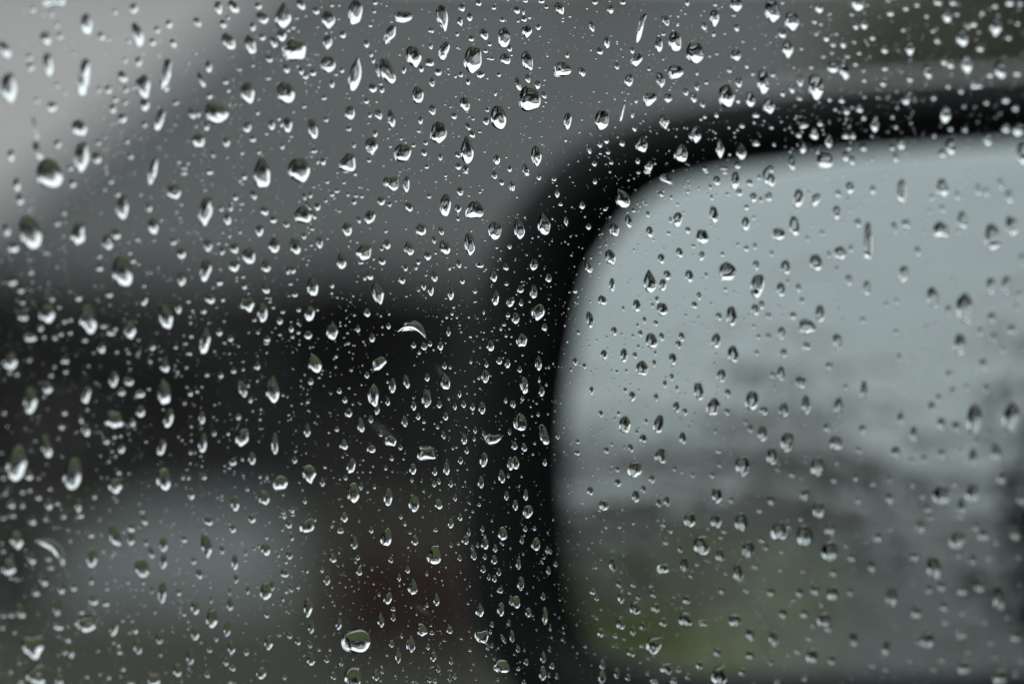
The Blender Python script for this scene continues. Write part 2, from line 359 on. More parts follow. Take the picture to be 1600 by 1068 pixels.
hedge('hedge', 'long clipped green hedge along the side of the lawn', Vector((-7.0, 3.0, 0)), Vector((-8.8, 17, 0)), 1.5, 14000)
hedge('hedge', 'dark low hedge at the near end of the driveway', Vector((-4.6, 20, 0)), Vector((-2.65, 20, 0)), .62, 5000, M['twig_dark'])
# ------------------------------------------------------------------ the car one sits in
car = empty('car', car_pt(-.3, -.8, 0), 'grey car seen from its driver seat, rain covered window and black rimmed mirror', 'car')
def prism(pts_oz, f0, f1, bow=0):                   # a profile in (outward, height) swept along the car
    n = 7
    return [[car_pt(f0 + (f1 - f0) * i / (n - 1), o, z) for o, z in pts_oz] for i in range(n)]
flank = [(-.035, .985), (.0, .99), (.035, .975), (.055, .94), (.075, .84), (.082, .72), (.085, .60), (.082, .58), (.086, .56), (.075, .42), (.05, .30), (.02, .24), (-.06, .24), (-.07, .6), (-.05, .95)]
def panel(name, f0, f1, m=M['paint']):
    mb = MB(); mb.loft(prism(flank, f0 + .003, f1 - .003)); return mb.build(name, m, car, smooth=False)
dr = panel('door', -.92, .62); rd = panel('door', -1.86, -.92); panel('front_wing', .62, 1.75); panel('rear_wing', -3.0, -1.86)
for d, f in ((dr, -.78), (rd, -1.74)):
    mb = MB(); mb.tube(car_pt(f, .115, .8), car_pt(f + .2, .115, .8), .014, .012, 8); mb.tube(car_pt(f, .115, .8), car_pt(f, .07, .8), .013, .013); mb.tube(car_pt(f + .2, .115, .8), car_pt(f + .2, .07, .8), .013, .013)
    mb.build('handle', M['paint'], d, smooth=True)
lean = math.tan(GLASS_LEAN)
def po(z): return -(z - PANE_O.z) * lean            # how far the window leans in at height z
mb = MB()                                           # window surround: sill seal, top rail, pillars
mb.loft([[car_pt(f, po(.99) + a, .985 + b) for a, b in ((-.03, 0), (.022, 0), (.016, .028), (-.024, .028))] for f in (-.9, .6)])
mb.build('window_seal', M['rubber'], car)
mb = MB()
mb.loft([[car_pt(f, po(z) + a, z + b) for a, b in ((-.05, 0), (.014, 0), (.006, .05), (-.06, .06))] for f, z in ((-1.9, 1.36), (-.9, 1.395), (.1, 1.385), (.24, 1.34))])
mb.build('roof_rail', M['paint'], car)
mb = MB()
mb.loft([[car_pt(f + a, po(z) + b, z) for a, b in ((-.045, .012), (.045, .012), (.045, -.06), (-.045, -.06))] for f, z in ((-.92, .95), (-.96, 1.42))])
mb.build('door_pillar', M['black'], car)
mb = MB()
mb.loft([[car_pt(f + a, po(z) + b, z) for a, b in ((-.03, .014), (.05, .004), (.06, -.06), (-.03, -.05))] for f, z in ((.66, .95), (.22, 1.42))])
mb.build('windscreen_pillar', M['paint'], car)
mb = MB()
mb.loft([[car_pt(f + a, po(z) + b, z) for a, b in ((-.12, .012), (.06, .012), (.06, -.06), (-.12, -.06))] for f, z in ((-2.15, .95), (-1.85, 1.40))])
mb.build('rear_pillar', M['paint'], car)
# the wet window pane and the one behind it
def pane(name, f0, f1, f2, f3, z0=1.0, z1=1.395):
    V = []
    for off in (0, -.004):
        V += [PANE_O + FWD * f + PANE_V * ((z - PANE_O.z) / PANE_V.z) + PANE_N * off for f, z in ((f0, z0), (f1, z0), (f2, z1), (f3, z1))]
    mb = MB(); mb.add(V, [(0, 1, 2, 3), (7, 6, 5, 4), (0, 4, 5, 1), (1, 5, 6, 2), (2, 6, 7, 3), (3, 7, 4, 0)])
    return mb.build(name, M['pane'], car)
pane('window_glass', -.9, .6, .2, -.93)
pane('rear_window_glass', -2.1, -.98, -1.0, -1.86)
# roof, far side and cabin
mb = MB(); rows = []
for f in (-2.2, -1.7, -1.0, -.4, .05, .25):
    zc = 1.475 - .035 * abs((f + .7) / 1.0) ** 2
    rows.append([car_pt(f, o, zc - .05 * abs((o + .8) / .75) ** 2.5) for o in np.linspace(-.04, -1.56, 9)])
mb.loft(rows, closed=False); up = [v + Vector((0, 0, .025)) for v in mb.v]; n = len(mb.v); fs = list(mb.f)
mb.v += up; mb.f += [tuple(reversed([i + n for i in f])) for f in fs]
mb.build('roof', M['paint'], car, smooth=True)
mb = MB(); mb.loft([[v - Vector((0, 0, .012)) for v in r] for r in rows], closed=False); mb.build('headliner', M['cabin'], car, smooth=True)
mb = MB()
mb.box(car_pt(-.5, -.8, .25), 3.4, 1.5, .06, FWD, OUT); mb.build('floor_pan', M['cabin'], car)
mb = MB(); mb.box(car_pt(-.6, -1.6, .62), 4.2, .12, .72, FWD, OUT); mb.build('far_side', M['paint'], car, bevel=.03)
mb = MB(); mb.box(car_pt(-2.1, -.8, .75), .25, 1.45, 1.1, FWD, OUT); mb.build('rear_seat', M['cabin'], car, bevel=.05)
mb = MB(); mb.box(car_pt(1.0, -.8, .7), .5, 1.5, .5, FWD, OUT); mb.build('dashboard', M['cabin'], car, bevel=.06)
mb = MB(); mb.box(car_pt(1.75, -.8, .62), 1.3, 1.6, .6, FWD, OUT); mb.build('bonnet', M['paint'], car, bevel=.1)
mb = MB(); mb.box(car_pt(-.15, -.06, .7), 1.5, .03, .46, FWD, OUT); mb.build('door_card', M['cabin'], car, bevel=.01)
for f in (-2.35, 1.55):
    w = MB(); prof = [(.0, .19), (.01, .3), (.05, .325), (.16, .325), (.2, .3), (.2, .19)]
    c = car_pt(f, -.14, .325)
    w.loft([[c + OUT * o + (FWD * math.cos(a) + UPV * math.sin(a)) * r for o, r in prof] for a in [2 * math.pi * i / 36 for i in range(37)]], closed=True, caps=False)
    wo = w.build('wheel', M['rubber'], car, smooth=True)
    w = MB()
    for k in range(5):
        a = 2 * math.pi * k / 5; d = FWD * math.cos(a) + UPV * math.sin(a)
        w.box(c + OUT * .185 + d * .1, .2, .05, .02, d, d.cross(OUT), OUT)
    w.tube(c + OUT * .17, c + OUT * .2, .05, .04, 16); w.build('rim', M['rim'], wo)
mb = MB(); mb.box(car_pt(-2.97, -.12, .8), .1, .3, .24, FWD, OUT); mb.build('tail_light', M['lens'], car, bevel=.02)

# ------------------------------------------------------------------ the wing mirror
INNER = [(861, 690), (867, 600), (879, 534), (891, 467), (904, 417), (934, 367), (974, 317), (1028, 282), (1108, 262), (1200, 249), (1320, 231), (1450, 219), (1600, 209), (1720, 206),
         (1800, 225), (1850, 300), (1868, 420), (1872, 620), (1866, 820), (1845, 960), (1790, 1040), (1700, 1066), (1500, 1070), (1300, 1069), (1150, 1068), (1070, 1066), (1000, 1058), (950, 1044), (908, 1020), (882, 980), (868, 915), (861, 800)]
OUTER = [(722, 690), (727, 590), (736, 520), (748, 460), (765, 408), (792, 352), (838, 288), (905, 230), (1000, 190), (1100, 166), (1210, 151), (1330, 139), (1480, 129), (1700, 120),
         (1850, 140), (1925, 240), (1950, 400), (1955, 620), (1950, 830), (1925, 1010), (1850, 1110), (1740, 1165), (1500, 1180), (1300, 1182), (1120, 1182), (1030, 1178), (940, 1162), (870, 1130), (805, 1085), (757, 1020), (731, 940), (721, 810)]
def smooth_loop(P, per=4):
    n = len(P); Q = []
    for i in range(n):
        p0, p1, p2, p3 = [Vector((*P[(i + k) % n], 0)) for k in (-1, 0, 1, 2)]
        for s in range(per):
            t = s / per
            Q.append(.5 * ((2 * p1) + (p2 - p0) * t + (2 * p0 - 5 * p1 + 4 * p2 - p3) * t * t + (3 * p1 - p0 - 3 * p2 + p3) * t ** 3))
    return [(q.x, q.y) for q in Q]
IN_S, OUT_S = smooth_loop(INNER), smooth_loop(OUTER)
PHI = R(2.5)
d0 = ray(1360, 640); Rm = (-FWD * math.cos(PHI) + OUT * math.sin(PHI))
MN = (Rm - Vector((d0.x, d0.y, 0))).normalized(); MN = (MN + UPV * math.tan(R(2.75))).normalized()
MR = UPV.cross(MN).normalized(); MR = MR if MR.x > 0 else -MR
MU = MN.cross(MR).normalized(); MU = MU if MU.z > 0 else -MU
M0 = EYE + ray(880, 640) * .80
def on_mirror(px, py, back=0.0):
    d = ray(px, py); p0 = M0 - MN * back
    t = (p0 - EYE).dot(MN) / d.dot(MN); return EYE + d * t
inn = [on_mirror(*p) for p in IN_S]; outl = [on_mirror(*p) for p in OUT_S]
cen = sum(inn, Vector()) / len(inn)
n_out = len(outl)
# glass: a shallow convex disc of the opening's outline
RADIUS = 1.5; V, F = [], []; NR = 14; n = len(inn)
gl = [cen + (p - cen) * 1.02 for p in inn]
V.append(cen - MN * .0015)
for k in range(1, NR + 1):
    for p in gl:
        q = (p - cen) * (k / NR); V.append(cen + q - MN * (.0015 + q.length_squared / (2 * RADIUS)))
for i in range(n): F.append((0, 1 + i, 1 + (i + 1) % n))
for k in range(NR - 1):
    for i in range(n):
        j = (i + 1) % n; a = 1 + k * n
        F.append((a + i, a + n + i, a + n + j, a + j))
b0 = len(V)
V += [V[1 + (NR - 1) * n + i] - MN * .003 for i in range(n)]
for i in range(n):
    j = (i + 1) % n; a = 1 + (NR - 1) * n; F.append((a + i, b0 + i, b0 + j, a + j))
F.append(tuple(b0 + i for i in range(n)))
def ring(base, s, back): return [cen + (p - cen) * s - MN * back for p in base]
def mixring(t, back, grow=0):
    return [a.lerp(b, t) + (b - cen).normalized() * grow * .58 - MN * back for a, b in zip(inn, outl)]
mb = MB()                                           # outer shell of the housing
mb.loft([mixring(1, .002, -.0006), mixring(1, -.001, .0006), mixring(1, .001, .0035), mixring(1, .006, .0062), mixring(1, .016, .0085), mixring(1, .03, .0075), mixring(1, .045, .001),
         ring(outl, .9, .06), ring(outl, .72, .074), ring(outl, .4, .084), ring(outl, .12, .087)], caps=False)
mb.f.append(tuple(range(len(mb.v) - n_out, len(mb.v))))
wm = mb.build('wing_mirror', M['shell'], car, smooth=True)
mb = MB()                                           # black rim
mb.loft([mixring(-.02, .018), mixring(-.01, .009), mixring(.01, .003), mixring(.07, .0008), mixring(.2, -.0012), mixring(.5, -.003), mixring(.8, -.0022), mixring(.97, -.0008), mixring(.995, .001), mixring(.995, .02)], caps=False)
mb.build('rim', M['black'], wm, smooth=True)
me = bpy.data.meshes.new('mirror_glass'); me.from_pydata([tuple(v) for v in V], [], F)
bm = bmesh.new(); bm.from_mesh(me); bmesh.ops.recalc_face_normals(bm, faces=bm.faces); bm.to_mesh(me); bm.free()
mg = link_mesh('mirror_glass', me, M['mirror'], wm, None, False)
mg.data.polygons.foreach_set('use_smooth', [i < n * NR for i in range(len(mg.data.polygons))])
mb = MB()                                           # foot that carries the mirror on the door
ft = on_mirror(1900, 1000, .04)
mb.loft([[ft + MR * a + UPV * b for a, b in ((-.03, -.02), (.03, -.02), (.03, .02), (-.03, .02))], [car_pt(.5, .03, .99) + FWD * a + UPV * b for a, b in ((-.05, -.03), (.05, -.03), (.05, .03), (-.05, .03))]])
mb.build('mirror_foot', M['black'], wm, bevel=.006)
# ------------------------------------------------------------------ rain on the window
# one line per sixteenth of the window: centre x, y, width, height in quarter pixels of the photograph, lean in degrees, kind of outline
DROPS = """
T 0 0
335 0 150 100 0w;540 150 75 145 5;205 60 50 50;320 88 45 45;268 92 35 35;835 55 60 80;718 75 40 45;1365 50 55 90 5;1460 45 60 100 25;285 240 75 95 20;372 228 55 55;355 158 40 45;860 215 70 160 15;632 228 60 60;680 245 40 35;980 188 45 55;1055 152 50 60;1232 140 50 70 25;1395 152 45 60 20;1425 112 30 35;1580 170 40 55;952 265 55 55 10;803 258 35 40;1082 270 45 65 20;1428 262 80 115 30;1565 280 70 120 15;30 310 65 130 25;180 358 55 50;300 400 75 150 5;190 420 60 60 20;460 335 35 35;525 480 75 235 -8p;865 385 50 65;780 378 40 40;765 480 60 85 25;895 540 90 150 10w;1040 460 60 190 -10p;1040 552 40 50;1305 418 45 75;1495 434 40 28;1580 410 28 28;1260 500 35 100 22p;1410 512 42 40 -30;1428 565 28 40;55 545 100 205 0;675 560 50 60;618 560 35 45;783 560 45 45;830 548 30 30;355 535 45 45;412 580 35 35;1310 600 40 50;1548 580 95 130 0;905 655 60 85 0;720 622 42 42;705 680 45 65;783 640 35 35;230 628 45 45;325 670 75 75;765 740 60 65;998 750 55 140 -20p;1100 643 45 35 20;1350 708 140 145 25w;1200 710 45 80 20;1240 712 30 50;1290 790 40 60;1225 788 28 28;1545 795 55 75 -10;495 800 95 110 10;220 800 28 150 12p;235 940 50 120 20p;360 900 50 60;905 780 40 45;1240 880 85 90 15w;1415 890 50 65;1580 870 45 45;795 885 35 35;615 893 40 40;815 978 45 45;1330 965 30 50 30;510 980 95 190 -8;605 990 60 80 10;68 970 55 85;955 1068 60 170 -15;1515 957 30 28;1118 1012 28 28;1175 1020 28 28;1150 1050 40 40;660 1045 30 30;440 1050 40 40
T 1 0
15 40 50 50;40 115 70 85 40;170 100 105 165 -5t;280 30 55 75 20;375 70 45 55 20;450 125 90 120 0v;475 35 28 28;520 35 20 20;620 75 90 160 -5;745 18 35 35;738 72 28 30;918 105 115 80 0w;715 160 30 25;835 220 65 140 -25v;1165 110 75 165 10v;1285 50 42 50;1390 20 35 45 15;1335 108 35 55;1275 135 35 60;1487 50 28 28;1540 125 35 30;1095 192 40 35;1425 215 50 75 20;1345 242 35 40;1258 215 22 30;1550 235 75 125 0;1585 305 30 42;1460 278 25 28;1435 320 28 28;1558 370 60 75 25;1475 368 28 25;1452 365 20 20;162 225 65 80 0;203 190 28 28;232 172 30 30;255 115 30 25;40 235 45 45 15;110 265 40 75 25p;238 315 150 145 0w;447 265 65 90 -10v;542 218 42 52;690 275 35 55 10;80 368 45 60 35;190 430 40 65 20;985 355 95 145 10v;1085 392 52 60 10;1175 320 60 130 -15;1355 372 105 175 -8;1093 290 25 45;1258 297 18 20;450 405 100 110 0v;620 460 85 225 -10t;820 445 80 180 20;720 342 25 40;733 378 25 40;760 440 25 90 10;283 445 35 50;310 475 40 50;355 455 45 50;537 440 30 40;500 465 25 25;75 490 40 30;335 403 25 22;925 440 28 48 -15;1032 430 32 48;1138 452 45 50;1402 468 52 52v;1280 468 30 38;1247 478 18 25;1203 462 16 20;1518 468 25 30;1325 512 28 42;1100 515 35 60;475 525 35 55;730 552 50 65 5;787 560 32 50;780 525 25 25;185 580 115 140 0;1012 595 72 110 0;425 612 38 35;690 632 35 38;1305 650 62 85 20;1498 585 18 35 -15;588 705 60 95 -8;765 715 48 70 15;845 742 50 110 12;712 720 25 40;1102 688 42 68;1237 725 35 45 15;1028 752 30 52;1445 688 25 30;1515 735 100 145 0;1438 757 38 55;1357 742 20 25;300 665 32 32;10 705 30 35;98 780 45 70;197 780 60 100;160 775 25 45;143 742 25 35;355 805 60 140 10;437 747 35 38;580 805 35 40;745 835 30 50;1018 818 25 32;1140 828 95 145 -10;1325 790 28 50 30p;1350 840 35 50 20;1398 822 22 22;65 835 30 25;220 853 25 22;165 915 32 42;722 912 80 110 0v;612 908 28 40;907 868 22 22;985 908 28 28;1060 893 30 35;840 915 20 22;1318 935 85 180 0t;915 955 110 115 -10;365 942 40 35;1050 955 35 50 15;1260 967 30 45 25;1152 982 28 45;1505 998 42 65 -5;575 1020 105 120 -15w;420 1010 35 50;385 1010 22 40;705 1000 28 35 20;1265 1040 38 45;1310 1055 35 50;1067 1042 28 30;1585 1055 28 40;797 1035 16 16;270 1065 145 165 15v;38 1085 110 185 0;18 950 30 35
T 2 0
85 5 30 30;185 8 35 35;30 65 38 50 15;75 120 35 40;72 75 18 40;110 110 18 25;38 132 18 25;215 45 25 25;298 55 55 85 20v;518 15 38 40v;693 15 38 35;615 60 42 60v;362 103 18 18;318 133 16 18;92 198 65 80 0v;165 172 30 42 -20;498 165 32 72 12;1095 18 30 45;1400 30 80 100 0v;1385 95 28 28;1265 115 65 110 0v;1200 165 35 55 8;1270 30 30 25;805 170 60 190 -15d;960 130 45 75 25v;1035 150 18 38;1038 100 18 25;1082 85 18 20;945 212 30 30;1018 260 82 130 0;918 278 48 100 0;1405 172 35 58;1260 215 25 38;592 265 35 75 5;548 320 38 52 15;752 315 28 45;493 312 14 18;345 345 26 40;780 375 55 90 -40p;655 412 30 50 10;95 380 65 125 10;312 435 110 95 15w;438 450 42 60 25;1142 330 112 135 0;1022 450 98 90 10w;1400 345 62 80 -10;1235 350 22 22;1280 335 25 28;1443 258 22 25;855 430 25 30;98 492 30 58 10;160 530 35 55;38 525 30 85 15p;200 595 32 45 20;108 620 135 155 0;730 502 55 82 -15;928 500 55 100 12v;1358 438 35 42;1467 412 28 38;1505 460 28 35;1417 515 45 70;1155 540 32 60;1215 515 28 35;1570 510 80 150 0;1085 575 35 55;1135 610 42 65 15;1190 648 35 52 20;1155 455 20 40;975 612 52 62;860 618 100 70 35w;775 630 22 38;545 635 14 14;592 580 14 16;725 585 16 16;985 560 16 16;1340 600 105 140 8;1413 625 32 50;1490 620 62 100;1525 718 48 45;348 755 48 105 -8;560 750 85 130 -5;690 700 28 125 -12d;752 715 22 48;950 760 62 100 10v;765 800 28 48 10;1278 718 32 42;1205 730 30 28;1180 745 22 25;803 770 14 14;865 818 16 14;1145 840 82 110 0v;1437 785 38 40;1355 795 22 28;1410 812 20 22;1390 828 18 20;1272 830 18 20;1513 765 22 24;550 900 32 48;590 880 30 40;688 895 35 45;600 950 28 35;552 958 22 22;480 925 25 75 15p;335 875 18 28;808 905 75 100 0;838 855 14 14;1055 960 82 120 0;1298 925 55 125 0t;1432 945 68 110 0t;1525 895 50 48;1360 965 22 25;152 975 65 130 5v;515 1020 32 42;620 1015 28 32;785 1005 28 45;982 942 14 14;1025 852 16 16;855 1040 50 75 -20;85 1060 40 75 10;110 858 14 16;185 852 12 12;1410 1035 40 45;1205 1055 35 30;1330 1055 35 25
T 3 0
25 65 95 150 10;148 130 92 125 0;90 18 28 25;318 50 58 70;560 20 85 105 0;620 32 22 25;750 5 35 25;765 82 48 48;860 50 40 48;930 30 38 40;1060 15 60 45;1155 15 45 50;1118 100 60 100 0;1420 38 42 42;1510 18 55 55;1575 20 40 45;1340 80 40 42;1180 88 38 38;990 100 35 38;1422 170 85 120 -10v;1212 235 85 115 8;1285 150 50 50;1252 165 35 38;1318 200 28 28;1055 250 40 52;1030 190 35 40;845 185 32 38;652 232 38 52;728 310 48 60;885 305 62 95 0v;600 155 48 65;548 162 38 55;522 90 28 30;88 210 52 68 15;290 135 32 38;330 150 28 30;300 210 30 35;365 235 38 62;408 275 38 50;470 270 42 70;538 260 32 35;428 210 28 32;122 310 75 115 5v;208 302 25 32;400 330 28 28;345 352 38 30;497 352 42 32;570 332 32 32;405 420 70 85;475 440 65 120 8;547 400 35 38;270 418 28 35;730 425 42 48;718 518 45 55;598 440 28 30;600 500 32 40;997 450 55 95 15;885 490 45 60;1140 400 48 70;1100 380 42 65;1240 400 75 125 0;1450 440 75 115 10;1385 465 50 55;1555 455 55 60;1325 300 52 60;1503 235 42 45;1560 145 35 40;1300 535 85 55 0w;1205 568 42 45;1125 540 35 40;1035 610 40 42;1365 640 40 42;1485 625 52 55;1545 675 48 50;862 622 55 80 -15;298 540 100 165 0;30 465 35 42;150 550 40 75;200 505 42 85;92 580 35 55;195 615 45 35;385 622 32 35;460 625 42 48;602 605 28 30;5 660 75 110;570 678 52 60;490 695 45 55;525 670 25 30;598 735 38 42;420 683 28 30;490 742 25 25;222 785 65 45 25w;325 770 38 48;22 797 32 28;82 760 22 20;105 808 18 20;135 797 20 20;170 740 20 22;288 835 62 80;192 843 42 42;380 880 48 90;485 848 52 50;530 848 42 52;220 925 42 75 -10;38 902 25 32;668 775 55 105 -8;650 850 25 28;778 730 30 35;800 793 32 35;1108 715 72 110 0;1140 805 38 38;1230 810 42 42;1225 665 28 30;1485 800 60 70;1562 810 75 85 -30;1038 848 32 35;832 900 52 75;598 925 42 48;505 925 35 35;485 980 45 62;525 1005 42 62;310 950 28 28;355 1005 105 105 0w;150 1020 45 90 5;15 1058 45 50;800 985 40 60;775 925 40 35;1140 920 65 100;1372 870 58 85;1590 960 70 150;1090 960 55 60;650 995 30 25
T 0 1
310 20 165 200 10;105 85 50 90;125 180 50 75;455 80 50 55;1150 10 40 45;1310 5 48 45;695 65 38 38;655 115 30 30;765 225 85 150 -5;738 145 35 45 -30;1085 130 95 100 0w;930 230 48 60;880 148 30 28;1280 120 25 25;1133 208 28 28;1102 255 25 25;1123 293 25 25;1285 250 85 190 -12;1472 165 38 48;1500 60 28 30;1527 35 35 50;1585 150 40 65 15;1510 205 38 28;1382 235 32 45;1440 230 36 50;1422 300 52 80;1472 305 20 20;190 385 140 215 15;490 390 90 160 -5;42 370 55 75;85 480 75 70;360 328 52 40;398 262 38 38;285 508 38 38;672 445 72 105 5;725 395 60 78 15;957 345 68 110 5;1008 308 25 28;858 425 38 35;963 433 24 26;620 532 40 38;622 605 52 50 -15;765 630 130 195 10;832 560 40 40;865 580 26 26;812 512 30 32;1082 443 45 50;1115 435 22 24;1133 515 62 75;1300 465 58 80;1388 500 35 55;1465 483 55 70;1365 450 26 28;1415 455 24 26;1435 405 26 30;1390 385 20 22;1500 380 25 35;1555 530 85 105;1465 595 65 78 -25;1285 620 70 145 -10;1135 675 55 90;1373 695 42 48;1520 660 26 28;1527 720 35 45;1478 685 20 20;192 632 40 42;75 690 70 65 -15;130 745 48 45;140 820 40 38;490 792 45 52;683 772 46 46;900 715 28 32;902 808 42 75 -15;1115 855 42 75;1312 795 65 75 20;1178 815 30 28;1393 803 28 36;1273 873 40 46;1545 830 90 100 15w;1188 908 22 24;1190 947 24 28;1203 872 24 26;295 885 108 145 0;142 910 75 58 -15;370 850 30 30;325 800 38 38;550 920 110 200 10;403 938 38 45;440 928 35 40;1035 910 95 155 12;645 968 48 40;693 1010 60 45;720 985 35 35;812 990 78 120 0;190 1040 85 60 0;340 1038 38 42;380 1018 38 38;438 1010 36 36;275 1035 34 36;253 980 42 52;1280 1060 70 165 -5;1370 1005 42 55;1440 1045 42 45;1195 1030 30 34;1400 937 22 24;1590 930 28 30;530 1055 40 40;865 1055 25 25
T 1 1
845 75 110 85 -15w;940 82 42 105 -5;620 18 24 35;560 5 45 20;445 68 28 30;550 72 24 26;360 98 22 22;1185 28 22 25;1310 5 38 30;1490 28 35 50;1535 72 28 42 15;1595 95 30 60;302 160 25 50 15;340 150 28 45;325 215 20 70 30p;360 275 28 60 25p;295 275 105 120 0;383 222 42 55;435 185 28 32;505 125 32 32;475 148 32 35;490 170 18 18;575 148 22 32;625 155 28 28;662 158 25 32;645 100 16 20;612 193 32 42;698 115 22 14;782 188 48 60;835 208 28 35;830 157 14 16;875 187 14 18;1082 158 28 32;1275 128 42 55;1330 155 18 14;1400 132 18 22;1415 115 14 16;955 225 48 62 20;1183 215 68 145 -5;1263 235 40 58v;1262 300 22 28;1367 245 108 115 0w;52 250 52 62 10;108 305 45 52 12;190 335 42 45;520 250 26 26;22 372 55 78 -10;712 290 65 95 -12;642 305 25 50 15;350 360 32 32;300 407 32 42;328 385 18 18;570 365 65 85;1032 368 62 85;1157 375 32 58 10;1493 372 80 115 -8;812 375 22 30 -10;112 460 78 110 0t;245 470 70 110 8;397 447 46 75;345 462 22 24;590 435 16 16;632 445 18 18;710 358 16 14;818 460 45 68;785 487 24 28;955 482 62 95 12t;1112 430 25 50 12;1180 478 65 95 8;1335 455 65 135 10;1585 470 26 38;1505 478 18 20;1122 512 18 24;675 508 92 105 -30;655 572 35 28;535 565 60 105 0;1073 530 42 60 12;788 563 46 55;1015 568 25 40;1000 602 22 38;935 605 26 45;915 595 14 14;735 548 16 26;787 612 12 14;738 608 14 14;1268 580 30 55;1398 588 50 40;1310 600 18 14;1210 605 18 35;1428 625 14 12;62 595 60 80;200 625 30 48;230 620 36 50;712 655 42 58 10;680 665 22 42;638 655 12 14;630 690 14 14;910 675 45 65 8;1115 658 38 75;1560 600 35 45 15;1485 660 45 65;1290 685 28 48;1062 650 18 20;355 725 75 115 5;762 765 80 135 12v;215 705 30 26;475 712 28 48;473 762 20 24;508 790 18 18;62 738 48 65 8;243 770 38 42;205 780 18 18;87 815 24 24;108 852 24 26;168 880 30 28;267 865 30 36;385 868 20 20;1047 715 30 62 10;1093 742 38 80 -5;1218 760 42 95 0t;1015 745 20 22;1368 750 28 35;1565 705 25 26;1497 795 45 90 -8;1235 848 18 26;1225 890 20 30;1192 912 18 25;1255 912 16 24;1330 912 14 20;1423 880 14 35;1385 920 10 12;1165 938 14 14;1187 795 14 14;842 763 14 12;40 880 70 125 5;148 935 38 52 8;335 890 65 100 -12;693 885 42 58 12;615 900 20 18;585 940 14 16;565 918 12 12;760 892 10 12;1575 900 26 32;1550 958 24 26;1530 985 18 28;475 995 80 120 0t;980 985 180 100 -12b;828 968 28 42;790 973 16 18;527 965 16 18;220 985 34 50;262 950 22 22;275 962 18 18;265 1008 26 28;228 1035 28 28;150 1022 24 24;325 1025 55 55 20;637 985 28 48;572 1012 18 18;615 990 10 12;725 1042 36 60;1203 1000 28 65t;10 1008 26 28;70 1050 40 45;1425 1008 12 12;1340 1035 18 18;1475 1000 12 12;1583 985 14 16;1563 1028 20 24;1380 1030 10 12;1590 820 45 65 -20
T 2 1
90 15 40 35;5 98 28 60;168 38 28 45;262 50 30 35;518 65 28 42;790 10 26 26;845 5 45 35;612 5 18 20;960 50 90 55 -30w;1280 62 48 62;1395 60 55 110 -5;1420 135 45 55;1485 75 45 50;1240 100 26 35;1215 5 32 20;1330 8 38 30;1595 35 60 110;1545 40 28 38;282 138 30 62t;303 207 26 30;233 157 14 16;375 225 12 14;362 37 10 12;438 215 35 52;688 170 100 125 25t;582 240 26 26;760 248 26 26;790 250 14 16;785 205 14 16;825 205 14 16;770 117 12 12;933 145 32 38 20;995 165 22 30;1035 210 22 26;1100 130 24 26;1078 95 16 16;1247 165 26 42;1278 150 18 26;1345 145 28 30;1508 165 48 68;1555 180 30 48;1590 165 30 50;850 270 26 42;730 315 46 78 8;1035 302 62 95 -15;990 305 22 45;1262 270 56 110 5;1465 228 38 42;1512 292 26 30;45 365 68 118 0;198 330 88 138 10t;80 288 14 20;253 298 12 18;456 285 16 16;337 312 26 60 5;478 348 32 42;612 287 18 14;35 270 10 10;640 368 62 82 10;860 380 45 78 8;1190 410 80 95 15;1460 330 55 95 0;1098 370 38 46;978 390 30 30;1245 340 22 22;165 410 14 14;250 438 12 12;440 482 12 12;588 458 14 24;615 538 60 100 8;478 598 45 85 10;933 548 46 70;1047 510 45 70 15;1185 530 40 65 -15;1132 470 32 30;1315 520 28 38;1410 460 26 32;1465 485 36 42;1518 468 28 45;1295 435 20 20;763 495 20 20;740 510 12 14;908 503 14 16;838 503 16 16;135 585 52 72;228 668 40 55;180 653 10 12;93 525 12 12;20 558 10 10;1345 628 105 125 0;1525 588 46 65;860 688 88 145 0t;970 650 50 65 8;942 712 48 82 -5;1108 655 56 78 8;1213 650 26 40;1185 632 14 14;625 710 38 85 0;1533 715 92 145 -10;52 740 42 48;135 755 45 85;5 808 20 50;57 822 26 48;110 815 14 16;28 770 10 14;180 732 10 12;243 722 10 12;395 748 28 35;413 785 14 16;565 808 52 70 15;780 840 52 80;905 803 30 48;878 838 24 34;695 858 22 32;938 862 75 82 -10;1168 780 34 55;1140 838 44 50;1210 745 20 20;1335 740 32 32;1385 755 18 26;1412 770 18 20;1245 828 22 26;1372 905 72 122 5;1520 865 55 75;1560 835 40 60;1292 908 42 58;1478 900 20 24;1590 900 24 40;162 885 85 108 -10v;22 920 48 72;203 975 36 48;20 858 12 14;72 895 10 12;205 928 12 12;488 928 45 105 8;827 930 28 45;898 950 36 40;785 963 22 28;610 922 12 12;1085 902 24 26;1165 915 26 24;1190 960 18 18;638 1000 42 58;415 1008 24 30;685 1020 20 22;755 1030 22 28;802 1015 34 45;850 992 12 12;872 1060 75 100 8;935 1035 36 55 10;1060 1035 42 60;985 1015 16 16;1275 1060 62 95;60 1060 65 85 -10;530 1058 14 20;345 1065 14 20;705 1055 14 16;1510 970 30 30;1540 1035 32 36;1590 1030 24 40;1315 1010 16 16
T 3 1
